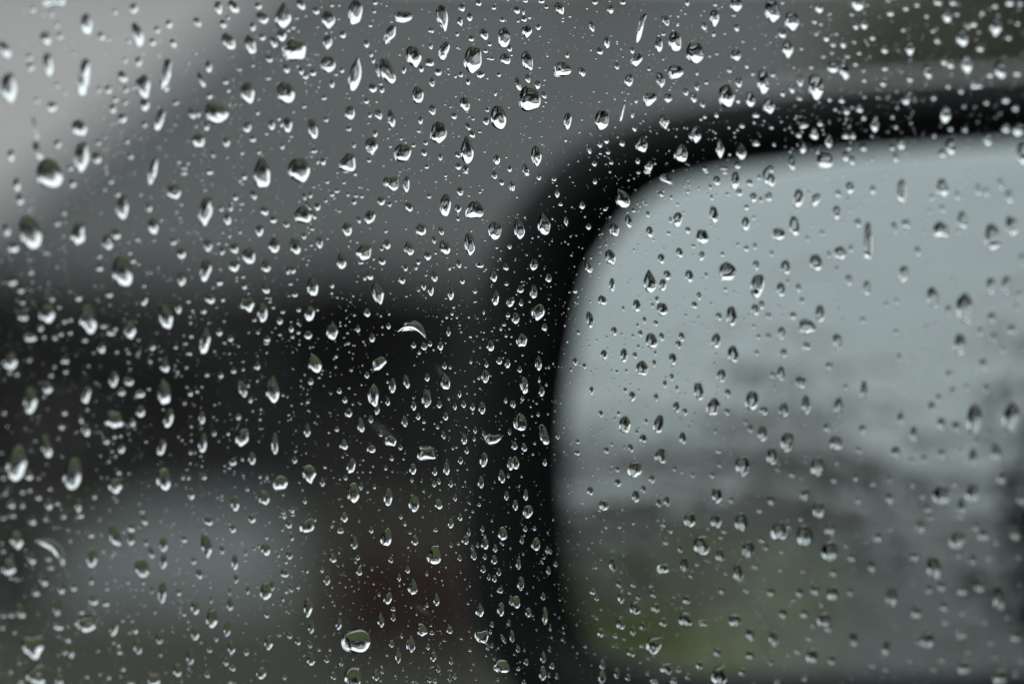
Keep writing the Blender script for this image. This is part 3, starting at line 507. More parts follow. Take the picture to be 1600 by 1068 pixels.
20 60 55 85;10 160 36 65;190 170 65 125 -5;298 178 55 95 -25;255 135 22 32;437 142 42 55;510 105 60 80;655 118 42 65;178 45 18 20;370 35 22 24;340 62 16 16;468 28 24 24;835 125 58 150 -2p;1090 105 78 120 5;1185 150 40 65;1022 165 40 45;1315 115 42 75;1365 130 40 65;1455 80 45 80;1508 160 58 85;1240 50 28 30;1250 12 35 30;428 258 55 92 -5;513 245 22 28;500 180 30 30;468 320 24 26;560 325 48 65;165 342 65 130 5;625 440 55 235 0p;65 395 90 80 -25w;338 385 32 40;243 422 28 42;790 352 38 80 10;862 330 62 62;862 380 22 26;1080 370 108 108 5w;1215 305 65 115 5;1090 235 40 55;1005 250 30 36;970 380 30 30;960 315 22 24;1190 380 30 36;1405 410 110 160 10;1525 340 88 120 10;1010 430 20 24;300 570 80 110 0;450 512 78 90;518 485 34 55;380 520 30 50;110 600 65 92;22 515 30 42;45 628 16 20;935 500 45 65;848 640 62 108 -5;1010 505 18 18;990 580 22 26;1050 595 24 30;505 680 48 72;430 610 30 40;618 730 50 98;80 740 62 88;125 690 24 40;190 730 40 58;212 808 36 46;68 845 20 24;380 690 22 22;1030 785 72 135 5;1395 715 65 110;1490 710 62 120;1590 550 45 80;1232 855 112 190 5;1155 670 32 35;1180 700 26 28;740 832 34 40;805 810 36 40;440 862 24 28;1130 870 45 80;325 888 65 105;155 905 48 56;88 902 18 22;10 905 26 48;240 970 110 100 -20w;592 930 36 46;470 925 26 28;705 900 22 24;750 905 22 24;800 1003 36 40;905 1005 22 24;990 975 34 36;1045 955 26 28;920 900 18 20;85 1010 50 85;10 1035 24 50;1400 920 65 80;1325 1000 45 55;1525 990 65 70;1410 1040 55 60;1570 770 40 50;1550 850 40 45;435 1060 60 100 8;1200 1080 80 140
T 0 2
65 120 90 120 -15;185 110 34 38;60 190 38 38;105 200 38 38;405 115 55 52;410 185 36 36;318 208 36 36;340 155 30 30;635 38 56 75;555 148 26 28;585 65 26 26;730 62 30 30;803 68 28 30;790 45 24 24;860 78 24 26;952 30 42 50;940 122 30 32;1098 30 30 32;1160 10 35 25;1188 72 28 28;1165 157 28 28;1110 185 26 26;1095 145 18 22;1030 150 62 90 -5;1403 70 16 16;1433 72 18 20;1403 5 26 22;1460 178 36 42;1520 170 24 28;1380 205 36 46;1293 202 32 38 20;1595 155 22 30;1490 25 22 22;710 230 60 110 -8;803 245 75 55 -10w;760 310 52 58;875 322 65 60 -8;930 292 28 28;1025 315 88 160 -3;190 360 92 175 0;295 285 70 85 25;275 340 28 30;540 330 55 110 -15p;545 422 30 22;1190 318 34 46;1232 307 30 32;1153 380 26 36;1168 280 20 24;1515 290 50 120 18;1565 360 30 46;1550 270 24 32;25 440 38 38;405 442 40 44;385 528 45 42;712 485 115 125 0;878 432 62 80;828 500 42 62 8;1055 475 60 130 -12;1262 470 46 85;1195 525 22 30;1190 465 16 18;1020 420 20 22;1490 465 36 50;1580 430 18 20;1355 485 18 18;1335 465 16 30;535 545 60 95 15;505 480 35 60 10;290 650 75 150 12;665 618 48 45;715 590 32 38;752 585 28 34;760 665 48 70 -15;912 622 22 24;1010 655 50 110 -15p;1115 590 20 22;1138 612 24 24;1158 635 16 16;1195 615 20 24;1190 688 28 36;1195 575 16 22;1268 630 56 128 -8;1338 568 34 42;1425 572 28 30;1480 540 14 14;1515 595 80 120 -25;105 755 130 235 -12;180 830 55 75;20 845 38 42;10 690 26 30;8 790 22 30;240 850 30 30;220 617 24 24;455 820 110 220 -12;700 680 24 26;722 712 26 28;678 745 28 28;742 812 36 40;805 820 24 26;722 895 95 100 -10w;1022 855 98 145 0;1188 757 20 22;1167 795 20 22;1143 842 28 38;1178 845 28 36;1275 840 36 46;1268 740 14 16;1455 748 50 58;1515 730 24 32;1433 787 26 22;1575 725 50 85;1465 810 16 18;1522 852 14 16;1463 828 14 14;1195 948 45 75;1163 908 16 20;1545 918 26 32;1590 942 14 16;1358 972 18 20;1385 985 24 18;1440 912 12 12;1355 925 12 12;1470 1008 55 100 0;140 935 40 38;185 925 36 36;30 945 36 36;242 970 42 42;313 915 34 36;70 1010 52 62;140 1015 36 52;305 1010 52 80;360 1005 36 40;590 965 38 40 20;710 970 24 24;728 990 26 26;870 1010 20 24;930 898 16 18;490 1020 45 90;1040 1052 20 20;885 1060 40 25;1200 1025 14 16
T 1 2
10 150 34 55;65 8 35 25;8 240 18 28;105 295 90 175 0t;168 330 22 26;365 130 95 130 20t;342 245 36 48;395 222 18 20;282 240 16 16;280 275 14 16;230 168 16 16;500 90 24 26;487 105 16 16;575 8 26 24;595 175 22 24;583 62 14 14;607 72 12 12;770 135 70 105 -40;665 145 12 16;693 205 30 46;820 198 14 14;822 248 16 24;853 272 42 98 -3;940 248 38 88 8;520 305 32 42;583 287 18 18;555 362 32 45;733 332 70 145 0;823 372 30 55;757 422 32 66 -8;605 388 16 20;640 378 10 10;785 373 12 12;1065 350 58 118 0;1070 222 30 52;1183 250 62 98 0;985 398 32 62 5;1145 390 32 45;1178 148 28 45;1213 158 18 26;985 20 30 40;1050 28 36 52;1087 12 28 38;1020 65 24 28;1110 48 16 18;1152 25 36 58;1465 25 46 68;1520 118 36 48;1572 135 34 58;1440 140 24 40;1343 122 16 32;1545 98 12 12;1432 215 50 80;1392 225 18 22;1465 210 12 14;1272 325 22 46;1320 320 12 12;1368 325 12 14;1205 352 14 26;1298 388 28 46;1243 402 24 45;1353 405 28 50;1412 412 42 78;1560 365 20 38;1598 385 18 40;1530 440 12 22;578 442 46 62;655 518 46 95 8;718 482 30 48;682 460 12 12;505 543 28 38;455 565 16 18;928 495 38 75 5;1013 465 30 45;1050 497 22 28;1185 465 32 52;1158 497 14 16;320 548 46 95 0t;323 372 26 28;388 462 14 16;30 420 20 22;25 483 22 24;25 542 18 16;40 540 16 16;205 455 18 18;233 438 12 12;200 488 14 16;1135 530 24 28;1172 580 28 52 10;1370 548 22 46;1363 605 18 30;1300 605 38 68 5;1317 677 24 46;1585 560 20 42;118 632 48 135 0;242 735 36 48;548 640 58 72 0t;840 618 80 66 -25w;780 578 24 28;903 658 26 34;720 668 58 55 20;847 725 26 36 10;1065 695 115 82 0r;1480 605 105 66 12w;1425 575 22 45 30p;1230 662 16 24;1423 735 46 95 -12;1277 738 32 48;595 772 52 100 -12;980 792 45 72;1117 808 32 55;1190 790 42 82;560 845 26 38;432 782 24 20 10;667 812 12 12;643 845 14 16;810 785 20 35;198 778 12 12;487 847 14 10;650 765 10 12;330 822 88 130 12v;150 878 95 100 5;25 840 24 32;68 840 20 42;415 875 34 55;608 940 78 130 0;657 900 24 50;740 903 20 34;697 935 18 22;825 968 52 118 0;985 1005 65 115 0;975 860 18 35;1113 885 26 42;1142 870 24 38;1217 885 28 42;1140 1012 48 68 18;1245 970 22 48;1260 797 14 16;1320 795 12 12;1293 902 12 10;1405 875 36 80;1535 840 42 85 8;1565 958 28 60;1577 835 16 30;1590 760 45 85;52 975 68 88 -15;170 955 22 16;305 990 26 45;225 1048 34 45;172 1062 32 35;1395 1015 22 26;1355 1058 16 18;425 942 10 10;520 980 12 12;715 980 10 12
T 2 2
165 130 46 98 0t;168 60 10 16;170 235 14 40p;185 308 36 66 -5;215 265 16 26;48 172 28 42;75 270 52 105 8;65 352 22 34;10 388 24 50;230 157 16 22;257 133 12 18;212 162 10 12;395 122 30 52;453 150 28 38;370 172 16 26;575 78 42 66;598 42 14 18;700 82 46 90;768 82 32 42 10;790 28 20 32;895 68 22 34;888 132 30 48;1040 15 40 55 10;1005 105 50 78 12;812 165 76 100 0;655 185 22 28;715 180 20 28;598 140 12 14;998 218 32 48;955 262 30 52;963 222 18 20;1030 290 26 46;1038 200 14 16;740 265 16 18;792 302 16 24;497 302 30 54;515 352 12 16;708 300 28 36;752 338 42 66;900 345 34 52;1382 75 72 108 8;1168 305 66 112 10;1308 208 60 84;1348 318 42 60;1528 68 34 40;1258 405 85 112 -25w;1028 405 45 76 5;1080 435 38 52;1343 435 42 50;1143 445 18 24;1500 365 90 118 -8;1572 428 58 66;50 502 85 108 0;198 578 52 132 15p;285 585 26 46;163 452 20 30;142 632 18 22;130 700 16 18;15 648 38 52;75 658 34 56 10;72 580 12 18;22 603 10 14;555 447 32 46;665 447 26 36;838 495 28 38;705 515 74 108 -5;918 512 66 118 -12;820 602 46 60;780 560 22 32;790 540 18 22;1068 598 48 80;410 622 28 32;408 690 36 38;590 675 36 46;622 640 22 26;742 660 38 56 10;702 655 18 24;930 710 70 100 -5w;768 795 88 105 -10;662 878 40 56;660 795 28 36;875 855 40 52;822 918 34 50;622 770 20 22;490 928 42 56;573 1018 60 75 15;548 1048 22 26;775 962 52 80;918 1002 36 58;968 992 44 68;1440 775 98 130 0v;1490 540 36 55;1458 500 32 36;1565 570 66 98 -5;1270 555 24 30;1290 680 34 34;1298 765 32 42;1250 830 36 42;1130 830 28 34;1015 790 30 36;1060 810 24 26;1053 478 20 20;1282 955 70 100 0;1370 985 36 48;1548 1050 40 40;205 752 26 48;85 955 30 70;20 1018 34 68;98 1058 62 85;20 755 52 80 0w
T 3 2
240 25 55 55;98 68 48 60;82 195 54 100;30 205 36 50;380 150 46 58;205 250 66 90 -5;485 280 36 40;238 390 60 118 0;100 420 62 95 -5;440 400 58 120 0;600 305 50 135 0;820 95 34 60;1345 140 60 80;1130 205 45 65;1242 278 40 44;1155 310 40 70;1068 350 40 62;1362 290 45 75;1470 45 42 46;1410 5 50 30;1025 405 50 80 10;830 480 48 95;1085 510 60 90;1175 530 58 90;370 535 52 62;592 545 54 68;1290 480 105 190 -5;1520 470 110 190 -10;120 620 85 125 -5;25 710 72 112;425 628 85 100;912 575 52 110;798 690 62 95;568 675 44 56;900 738 44 46;975 728 44 52;1085 700 58 72;1280 720 60 115;1425 690 68 125 10;1205 675 36 38;1300 620 44 46;1380 565 42 52;310 775 92 122 0;432 750 34 44;548 845 42 62;412 860 38 50;655 885 42 42;762 858 36 46;905 890 38 44;1168 885 46 50;1460 845 60 95;150 825 42 46;60 795 26 28;232 950 62 76;565 990 42 46;762 975 56 85;965 960 42 48;1085 955 115 125 0;1280 940 85 120 -10;1210 1030 60 110;1585 970 60 120;320 1045 85 110;18 985 48 76;1000 1040 50 60
T 0 3
20 30 38 38;80 15 45 36;203 48 50 62;285 35 36 40;395 18 42 44;500 12 50 52;105 170 90 120 10v;330 225 250 100 -42b;20 235 40 38;10 185 26 36;200 285 56 72;305 285 40 40;318 340 46 38 15;55 335 95 110 0;440 165 28 46;425 105 26 26;570 135 46 45 15;632 133 26 28;715 140 65 155 22;820 90 50 65;818 160 46 90;870 90 22 22;775 118 26 26;900 40 46 80 20;910 180 36 52 15;945 245 40 80 15;575 280 72 120 -8;645 238 26 28;700 262 28 34;1022 195 56 95;1022 300 48 95 -5;1150 162 40 52;888 342 92 120 15;1303 48 60 62;1455 95 46 60;1575 35 50 62;1290 205 70 152 10v;1355 155 18 22;1388 228 36 56 8;1210 298 40 48;1245 378 42 68 8;1468 305 42 105 0;1475 410 34 58;1535 248 24 40;1590 222 22 28;1447 188 14 16;1545 435 12 22;270 415 55 90 20;225 490 50 68;385 470 46 76;460 460 46 60;70 400 34 36;105 412 32 36;570 420 34 60;668 470 28 34;585 545 65 62 -20;662 562 50 46 10;797 430 26 28;895 432 26 36;850 475 20 22;888 475 18 20;1015 495 56 130 -8;948 480 24 50;1118 495 34 46;1220 588 56 90 5;1318 540 26 46;1438 570 42 80;1548 482 30 52;1435 490 24 50;355 590 50 110;510 615 40 40;130 610 60 100 15;70 635 48 42;18 638 38 38;15 715 36 36;90 742 32 34;365 705 68 60;425 705 26 28;540 690 130 110 15w;715 715 55 105 -15;765 665 26 40 15;825 672 24 26;845 725 44 60;810 745 26 26;970 610 22 48;1325 655 78 118 0;1150 628 30 36;1175 672 22 26;1222 750 52 92 -8;1190 702 14 16;1420 725 46 90;1352 775 30 60;1258 805 20 22;995 780 46 80 10;205 830 140 155 0w;423 785 44 56;403 860 38 56;445 860 42 100;365 768 26 26;865 830 58 105 -5;745 860 40 50;740 820 30 40;768 880 18 18;710 805 26 36;612 860 26 26;770 970 36 40;1003 885 30 28;1310 850 36 44;1448 838 50 88;1540 865 34 52;1595 870 14 30;1190 895 48 110 0;1180 965 22 36;1412 925 36 62;1453 965 42 48;1110 980 56 85;1295 1005 38 48;1180 1015 16 18;230 1010 130 140 0w;370 1040 56 80;543 1020 34 32;625 1005 24 26;680 1020 32 46;118 935 28 30;65 988 34 36;130 1050 42 45;965 1040 85 80 0;1290 945 14 18;1440 1055 30 30;815 1060 60 30
T 1 3
175 15 32 45;230 10 28 24;205 70 42 55;165 105 18 24;318 82 95 110 -25v;370 42 20 26;552 25 46 65;475 75 24 38;528 110 42 40 10;598 135 12 12;905 22 22 34;930 65 20 36;720 105 28 45;1275 25 28 48;1217 65 36 60;1122 105 26 28;963 122 20 22;995 98 10 10;815 152 70 112 -8;615 185 44 82;992 170 46 62;1112 265 88 120 0;1308 168 44 56;1330 118 22 52;1352 215 20 36;1360 260 36 70 12;1385 200 18 34;1430 190 46 78;1540 128 56 90 8;1495 220 28 50;1415 98 24 40;1475 45 14 24;1430 272 24 38;1488 292 38 56;1420 350 32 48;1518 368 28 50;1455 400 24 40;1490 410 28 46;1543 195 16 20;1272 280 26 38 15;1220 200 18 32;1265 190 16 24;1250 245 12 12;62 225 62 82 -5;65 150 24 35;225 152 24 46;15 205 20 32;160 218 16 30;140 262 20 28;210 262 40 56 10;188 302 22 34;180 375 50 60;320 358 22 40;412 355 24 38;480 280 42 66 15;635 278 28 36;622 305 18 22;842 292 30 42 12;543 325 12 12;645 365 36 55 5;680 433 10 12;725 348 16 30;758 335 10 10;948 350 30 55t;443 418 44 62;895 402 24 48;897 452 14 18;925 442 12 14;980 460 66 98 0t;1162 420 12 12;1187 338 12 12;1145 365 10 12;1068 378 16 32;62 488 72 110 -5;102 455 32 62;190 487 30 36;220 472 28 48 8;262 460 26 34;168 535 22 38;155 573 12 14;185 583 10 12;825 532 50 78 -15;770 508 16 26;325 592 58 120 0v;345 705 40 100 0t;462 515 14 14;490 575 14 16;420 585 14 16;1128 540 40 80 0t;1068 575 20 32;1053 595 12 12;935 577 10 10;1325 565 14 18;857 598 30 32 10;858 650 30 50;780 668 46 90 5t;68 632 34 46;518 690 42 78 -8t;667 660 12 12;655 600 8 10;1398 605 56 88 0t;1530 600 46 85 0;1595 545 30 65;625 795 185 165 -5;1035 728 58 90 25w;1210 730 38 50;1098 748 30 26 -20;1093 703 14 14;145 755 26 42;212 762 34 46;262 798 36 54;340 822 28 44;80 808 55 95 -8;395 853 24 22;462 853 20 22;300 888 14 16;968 815 60 108 0t;848 815 36 46;910 765 18 36;1412 768 86 88 0w;1475 695 26 36;1465 740 18 32;1450 838 24 38;1475 828 18 32;1515 842 14 16;1545 785 20 65 30p;1283 785 18 14;1338 858 22 18;345 912 54 82 0t;440 912 32 50 12;533 930 26 62;485 1015 36 55 20;888 888 38 98 0t;820 888 18 14;1108 895 36 64;1075 835 22 40;1138 970 30 50 10t;1105 958 12 14;1220 922 26 50;1535 958 100 90 -12;750 1012 42 70;790 985 24 42;785 955 16 16;780 1048 22 12;878 1032 10 16;605 1025 115 120 0;35 998 60 80 -30;178 1025 28 34;1085 1042 28 36;1118 1048 26 32;1210 1030 24 52;1242 1018 22 38;1512 1040 16 24;995 1060 45 28;1580 685 22 46;1525 482 40 40;1600 770 30 80;1490 910 16 22;695 1050 10 12
T 2 3
82 98 26 40;140 95 20 32;62 168 26 52;148 195 56 86 -10;220 230 24 50;240 240 22 34;40 318 32 68;228 358 28 54;272 318 26 36;55 440 44 88 -5;195 520 30 48;25 555 55 82;102 620 42 58;205 640 34 115;238 715 16 50;317 790 20 22;248 775 14 22;195 898 40 78 0t;38 850 28 42;78 855 14 28;88 930 32 42;40 972 26 28;192 1000 46 90;230 1012 20 34;280 1018 22 40;250 955 34 40;235 850 20 40;75 1055 26 30;320 715 16 20;405 695 14 26;457 833 22 26;588 85 24 30;672 82 24 34;757 62 20 26;555 165 16 24;550 185 12 14;1112 40 80 95 0;1275 48 70 90 0;1435 55 85 120 0;945 70 36 38;990 108 30 42;912 42 20 20;950 42 18 20;938 95 18 20;960 180 32 42;1052 222 34 52;1185 200 98 140 5;1302 262 60 82;1478 225 85 105;1328 110 36 40;1305 150 28 32;1560 165 40 46;1590 210 40 50;632 320 48 95;1080 320 55 100;945 345 82 66 15;1415 370 66 130 0;1520 330 40 40;1338 372 28 32;1120 390 34 40;670 440 36 54;758 445 34 42;870 450 26 30;505 490 36 42;682 525 42 80;790 520 36 44;530 532 28 36;885 505 36 52;735 495 26 26;1092 540 52 60;1312 482 46 56;1465 480 38 46;772 592 72 84;900 588 56 66;680 685 58 86;555 745 42 62;645 765 28 36;755 735 34 66;818 705 40 56;945 680 48 62;1085 662 88 95 0;1195 685 64 48;1392 665 84 80;1490 755 62 92;885 825 92 120 -15;745 868 52 62 10;810 828 32 30;1285 868 52 66;1488 882 54 66;965 968 90 70 -20;1040 975 36 46;1172 948 48 60;1010 1045 44 46;1100 1020 38 46;1440 990 48 56;1300 1010 105 130 0;565 945 36 70;563 1025 48 85 -8;655 1000 36 72;725 1025 36 46;848 1000 28 30;890 1055 55 40;555 600 18 22;530 655 20 26;510 640 14 16;700 785 20 24;635 830 18 18;852 905 20 20;525 340 18 22;555 290 16 18;1158 320 30 30
T 3 3
70 110 110 120 0;228 138 105 135 5;130 85 36 38;390 100 75 80;320 5 55 30;205 35 36 40;385 235 110 125 10;488 200 38 42;85 238 34 38;80 352 36 40;220 360 30 34;410 370 50 60;525 275 52 64;690 150 56 70;765 100 40 42;955 80 66 95;1018 22 48 48;1205 18 48 52;650 330 50 80;915 270 60 70;1185 165 100 120 -25;1300 88 46 56;1350 135 70 85;1545 130 66 90;1195 262 50 50;1280 290 50 80;1385 275 42 44;1570 270 42 50;1430 180 40 40;1038 335 98 155 12;20 490 52 66;200 495 50 70;295 480 62 72;405 500 78 88;515 490 42 62;775 520 75 130 0;1005 475 50 65;1085 455 56 76;1215 480 66 80;1322 450 62 100;1440 525 75 170 8;930 620 68 90;1100 580 56 76;1218 620 40 46;1355 675 40 50;1500 650 40 44;1105 680 70 40;95 625 56 76;230 625 56 66;350 665 90 96;335 570 36 40;160 540 36 38;35 780 60 110;535 785 58 100;740 840 50 110 -10;260 780 42 46;275 890 85 90;400 915 50 70;130 880 38 38;190 860 46 46;1000 790 90 110 -15;945 800 40 50;1210 755 80 66;1395 800 44 56;1550 765 64 90;735 970 44 48;655 945 46 50;1040 970 46 50;1085 910 50 50;1225 960 86 90;1450 1020 95 100;1550 1000 50 60;230 1030 42 44;60 1055 46 40;380 720 50 50;285 700 36 40;1250 860 44 46;1425 890 36 56;1580 915 40 46;890 920 36 40;20 930 36 46
"""
def on_pane(px, py):
    d = ray(px, py); t = (PANE_O - EYE).dot(PANE_N) / d.dot(PANE_N); return EYE + d * t
def pane_uv(px, py):
    p = on_pane(px, py) - PANE_O; return p.dot(PANE_U), p.dot(PANE_V)
PANE_ROT = Matrix((PANE_U, PANE_V, PANE_N)).transposed().to_4x4()
APERTURE = cam.lens / 1000 / cam.dof.aperture_fstop
def blur_px(px, py):
    dep = (on_pane(px, py) - EYE).dot(ray(800, 534)); return APERTURE * abs(dep - .5) / dep * F_PX / 1.0 / 1.0 * 1.0 if dep > 0 else 0
def outline(kind, w, h, lean, rg, n, s_in=1.0):
    """points of a drop's edge round its centre, in pixels, y down"""
    a1, a2, a3 = rg.uniform(-.05, .05), rg.uniform(-.055, .055), rg.uniform(-.03, .03)
    p1, p2, p3 = [rg.uniform(0, 6.28) for _ in range(3)]
    if kind == 'w': a1 *= 1.6; a2 *= 2.2; a3 *= 2.2
    if w * h > 120 and kind in 'etv': a1 *= 1.2; a2 *= 1.2; a3 *= 1.2
    if w * h > 280 and kind in 'etv': a1 *= 1.3; a2 *= 1.0; a3 *= 1.6
    if w * h > 1400: a1 *= .45; a2 *= .45; a3 *= .45
    small = min(w, h) < 7
    if small: a1 *= .6; a2 *= .6; a3 *= .5
    P = []
    for i in range(n):
        t = 2 * math.pi * i / n; c, s = math.cos(t), math.sin(t)
        ex = 1.0
        if kind in 'pr': ex = .62
        x = math.copysign(abs(c) ** ex, c); y = math.copysign(abs(s) ** ex, s)
        if kind == 'r': x = math.copysign(abs(c) ** .5, c); y = math.copysign(abs(s) ** .5, s)
        if kind == 't': x *= .55 + .45 * min(1, max(0, (y + 1) / 1.25)) ** .8 * 1.0 if y < .25 else 1; x *= 1.0 - .35 * max(0, -y) ** 2
        elif kind == 'v': x *= 1.0 - .42 * max(0, y) ** 1.6
        elif kind == 'd': x *= .55 + .45 * y * y
        else:
            x *= 1 + .04 * y; x = math.copysign(abs(x) ** .93, x); y = math.copysign(abs(y) ** .95, y)
        q = 1 + a1 * math.cos(2 * t + p1) + a2 * math.cos(3 * t + p2) + a3 * math.cos(5 * t + p3)
        x *= w / 2 * q * s_in; y *= h / 2 * q * s_in
        if kind == 'b': y = y * .66 + (x / (w / 2)) ** 2 * h * .52 - h * .2
        P.append((x, y))
    cl, sl = math.cos(R(lean)), math.sin(R(lean))
    return [(x * cl + y * sl, -x * sl + y * cl) for x, y in P]      # a positive lean carries the foot to the right
def drop_mesh(px, py, kind, w, h, lean, rg, n=28, nr=8):
    u0, v0 = pane_uv(px, py); e = 2.0
    ux, vx = pane_uv(px + e, py); uy, vy = pane_uv(px, py + e)
    J = ((ux - u0) / e, (uy - u0) / e, (vx - v0) / e, (vy - v0) / e)
    st = rg.getstate()
    E = [(x * J[0] + y * J[1], x * J[2] + y * J[3]) for x, y in outline(kind, w, h, lean, rg, n)]
    rad = sum(math.hypot(*p) for p in E) / n; mn = min(w, h) * 1e-4 / 2
    reff = .6 * mn + .4 * rad
    ca = R(rg.uniform(49, 63)) if mn > .0009 else R(rg.uniform(52, 66))
    H = reff * math.tan(ca / 2); Rs = reff / math.sin(ca); z0 = Rs * math.cos(ca)
    sag = -.16 * h * 1e-4 / 2; off = rg.uniform(-.08, .08) * w * 1e-4 / 2
    k1, k2, k3 = rg.uniform(-.1, .1), rg.uniform(-.11, .11), rg.uniform(-.08, .08); q1, q2 = rg.uniform(0, 6.28), rg.uniform(0, 6.28)
    if w * h > 1400 and kind == 'e': k1 *= .4; k2 *= .4; k3 *= .4
    gap = 2e-5; V, F = [], []
    for k in range(nr + 1):
        s = math.cos(.5 * math.pi * k / nr) if k < nr else 0.0   # rings from the edge to the apex
        z = math.sqrt(max(0, Rs * Rs - (reff * s) ** 2)) - z0
        z = max(0, z)
        cx, cy = off * (1 - s), sag * (1 - s)
        if k == nr:
            if kind == 'b': cx, cy = [sum(p[a] for p in V[-n:]) / n for a in (0, 1)]
            V.append((cx, cy, gap + H)); break
        ring = [(x * s, y * s) for x, y in E]
        if kind == 'b':                             # an arched drop closes in on its curved spine
            now = rg.getstate(); rg.setstate(st)
            ring = [(x * J[0] + y * J[1], x * J[2] + y * J[3]) for x, y in outline(kind, w, h, lean, rg, n, s)]; rg.setstate(now)
        for i, (x, y) in enumerate(ring):
            t = 2 * math.pi * i / n
            wv = 1 + (1 - s) * s * 4 * (k1 * math.cos(t + q1) + k2 * math.cos(2 * t + q2) + k3 * math.cos(3 * t + q1 - q2))
            V.append((cx + x, cy + y, gap + z * wv))
    for k in range(nr - 1):
        for i in range(n):
            j = (i + 1) % n; F.append((k * n + i, k * n + j, (k + 1) * n + j, (k + 1) * n + i))
    ap = len(V) - 1; k = nr - 1
    for i in range(n): F.append((k * n + i, k * n + (i + 1) % n, ap))
    b = len(V); V += [(x, y, gap) for x, y in E]; F.append(tuple(b + i for i in reversed(range(n))))
    return V, F
def flip_ok(): return PANE_U.cross(PANE_V).dot(PANE_N) > 0
drops = []
for L in DROPS.strip().splitlines():
    if L[0] == 'T': _, c, r_ = L.split(); ox, oy = int(c) * 400, int(r_) * 267; continue
    for s in L.split(';'):
        m_ = re.fullmatch(r'(\d+) (\d+) (\d+) (\d+)(?: (-?\d+))?([a-z])?', s)
        x, y, w, h = [int(m_[i]) / 4 for i in range(1, 5)]
        drops.append([ox + x, oy + y, w, h, int(m_[5] or 0), m_[6] or 'e'])
for d in drops:                                     # the soft edge of a drop out of focus is not its size
    b = blur_px(d[0], d[1]) * .55
    d[2] = max(d[2] - b, d[2] * .5); d[3] = max(d[3] - b, d[3] * .5)
drops.sort(key=lambda d: -d[2] * d[3])
BIG, REST = drops[:300], drops[300:]

# ---- what each of the 300 largest is called
def inside(P, x, y):
    c = False; n = len(P)
    for i in range(n):
        (x1, y1), (x2, y2) = P[i], P[(i + 1) % n]
        if (y1 > y) != (y2 > y) and x < (x2 - x1) * (y - y1) / (y2 - y1) + x1: c = not c
    return c
def zone(x, y):
    if inside(IN_S, x, y):
        if y < 380: return 'over the upper reflected sky'
        if y < 560: return 'over the lower reflected sky'
        if y < 800: return 'over the hazy middle of the mirror' if x < 1380 else 'over the grey inner side of the mirror'
        return 'over the reflected greenery' if x < 1390 else 'over the grey lower corner of the mirror'
    if inside(OUT_S, x, y):
        if x > 1150 and y < 300: return 'over the top of the black rim'
        if y < 400: return 'over the curved corner of the black rim'
        if y < 760: return 'over the upright black rim'
        return 'over the lower black rim'
    if y > 1000 and x > 1000: return 'over the lower black rim'
    if x > 1150: return 'over the trees above the mirror'
    if x > 760: return 'over the slate roof above the mirror'
    if x + y < 440: return 'over the pale wall'
    if y < 270: return 'over the upper slate roof'
    if y < 430: return 'over the eaves of the slate roof'
    if y < 600: return 'over the dark house front'
    if y < 760: return 'over the dark foot of the house'
    if y < 930: return 'over the grey driveway' if x < 470 else 'over the dark garden wall'
    return 'over the wet lawn' if x < 470 else 'over the dark ground beside the mirror'
def word(d):
    x, y, w, h, l, k = d; a = w * h
    sz = 'huge' if a > 1400 else 'big' if a > 750 else 'medium' if a > 420 else 'small'
    if k == 'b': sh = 'arched'
    elif k == 'r': sh = 'oblong'
    elif k == 'd': sh = 'waisted'
    elif k == 'w': sh = 'lumpy'
    elif k == 't': sh = 'pointed-top'
    elif k == 'v': sh = 'pointed-foot'
    elif h / w > 2.1: sh = 'slender'
    elif h / w > 1.45: sh = 'long'
    elif h / w > 1.12: sh = 'egg-shaped'
    elif h / w > .85: sh = 'round'
    else: sh = 'wide'
    ln = ' slanting' if l >= 12 else ' counter-slanting' if l <= -12 else ''
    return f'{sz} {sh}{ln} raindrop {zone(x, y)}'
ORD = ['highest', 'second highest', 'third highest', 'fourth highest', 'fifth highest', 'sixth highest', 'seventh highest', 'eighth highest', 'ninth highest', 'tenth highest', 'eleventh highest', 'twelfth highest']
SPECIAL = [(556, 1000, 'largest raindrop on the window, round with green showing inside, near the lower edge'),
           (551, 1056, 'huge raindrop cut by the lower edge, directly under the largest raindrop'),
           (645, 513, 'wide arched raindrop with a hollow underside over the dark house front'),
           (666, 708, 'rectangular raindrop lying sideways over the dark foot of the house'),
           (770, 685, 'small raindrop with a thin tail on the upright black rim'),
           (827, 155, 'large dark-sided raindrop with a white foot over the roof above the mirror'),
           (82, 857, 'long arched raindrop curving down to the lower left edge of the window'),
           (1356, 377, 'straight thin raindrop track over the reflected sky'),
           (458, 79, 'broad raindrop with a wavy white foot near the top edge over the roof'),
           (407, 270, 'smooth upright oval raindrop beside a pointed one on the slate roof'),
           (1085, 82, 'round raindrop with a ragged white foot above the mirror corner'),
           (970, 310, 'raindrop with a long white hook on the curved corner of the rim')]
labels = {}
for sx_, sy_, lab in SPECIAL:
    i = min(range(300), key=lambda k: (BIG[k][0] - sx_) ** 2 + (BIG[k][1] - sy_) ** 2)
    if math.hypot(BIG[i][0] - sx_, BIG[i][1] - sy_) < 25 and i not in labels: labels[i] = lab
by = {}
for i, d in enumerate(BIG):
    if i not in labels: by.setdefault(word(d), []).append(i)
for wd, ii in by.items():
    ii.sort(key=lambda i: BIG[i][1])
    for j, i in enumerate(ii): labels[i] = wd if len(ii) == 1 else f'{wd}, ' + ('lower of two' if len(ii) == 2 and j else 'upper of two' if len(ii) == 2 else ORD[j] + f' of {len(ii)}')
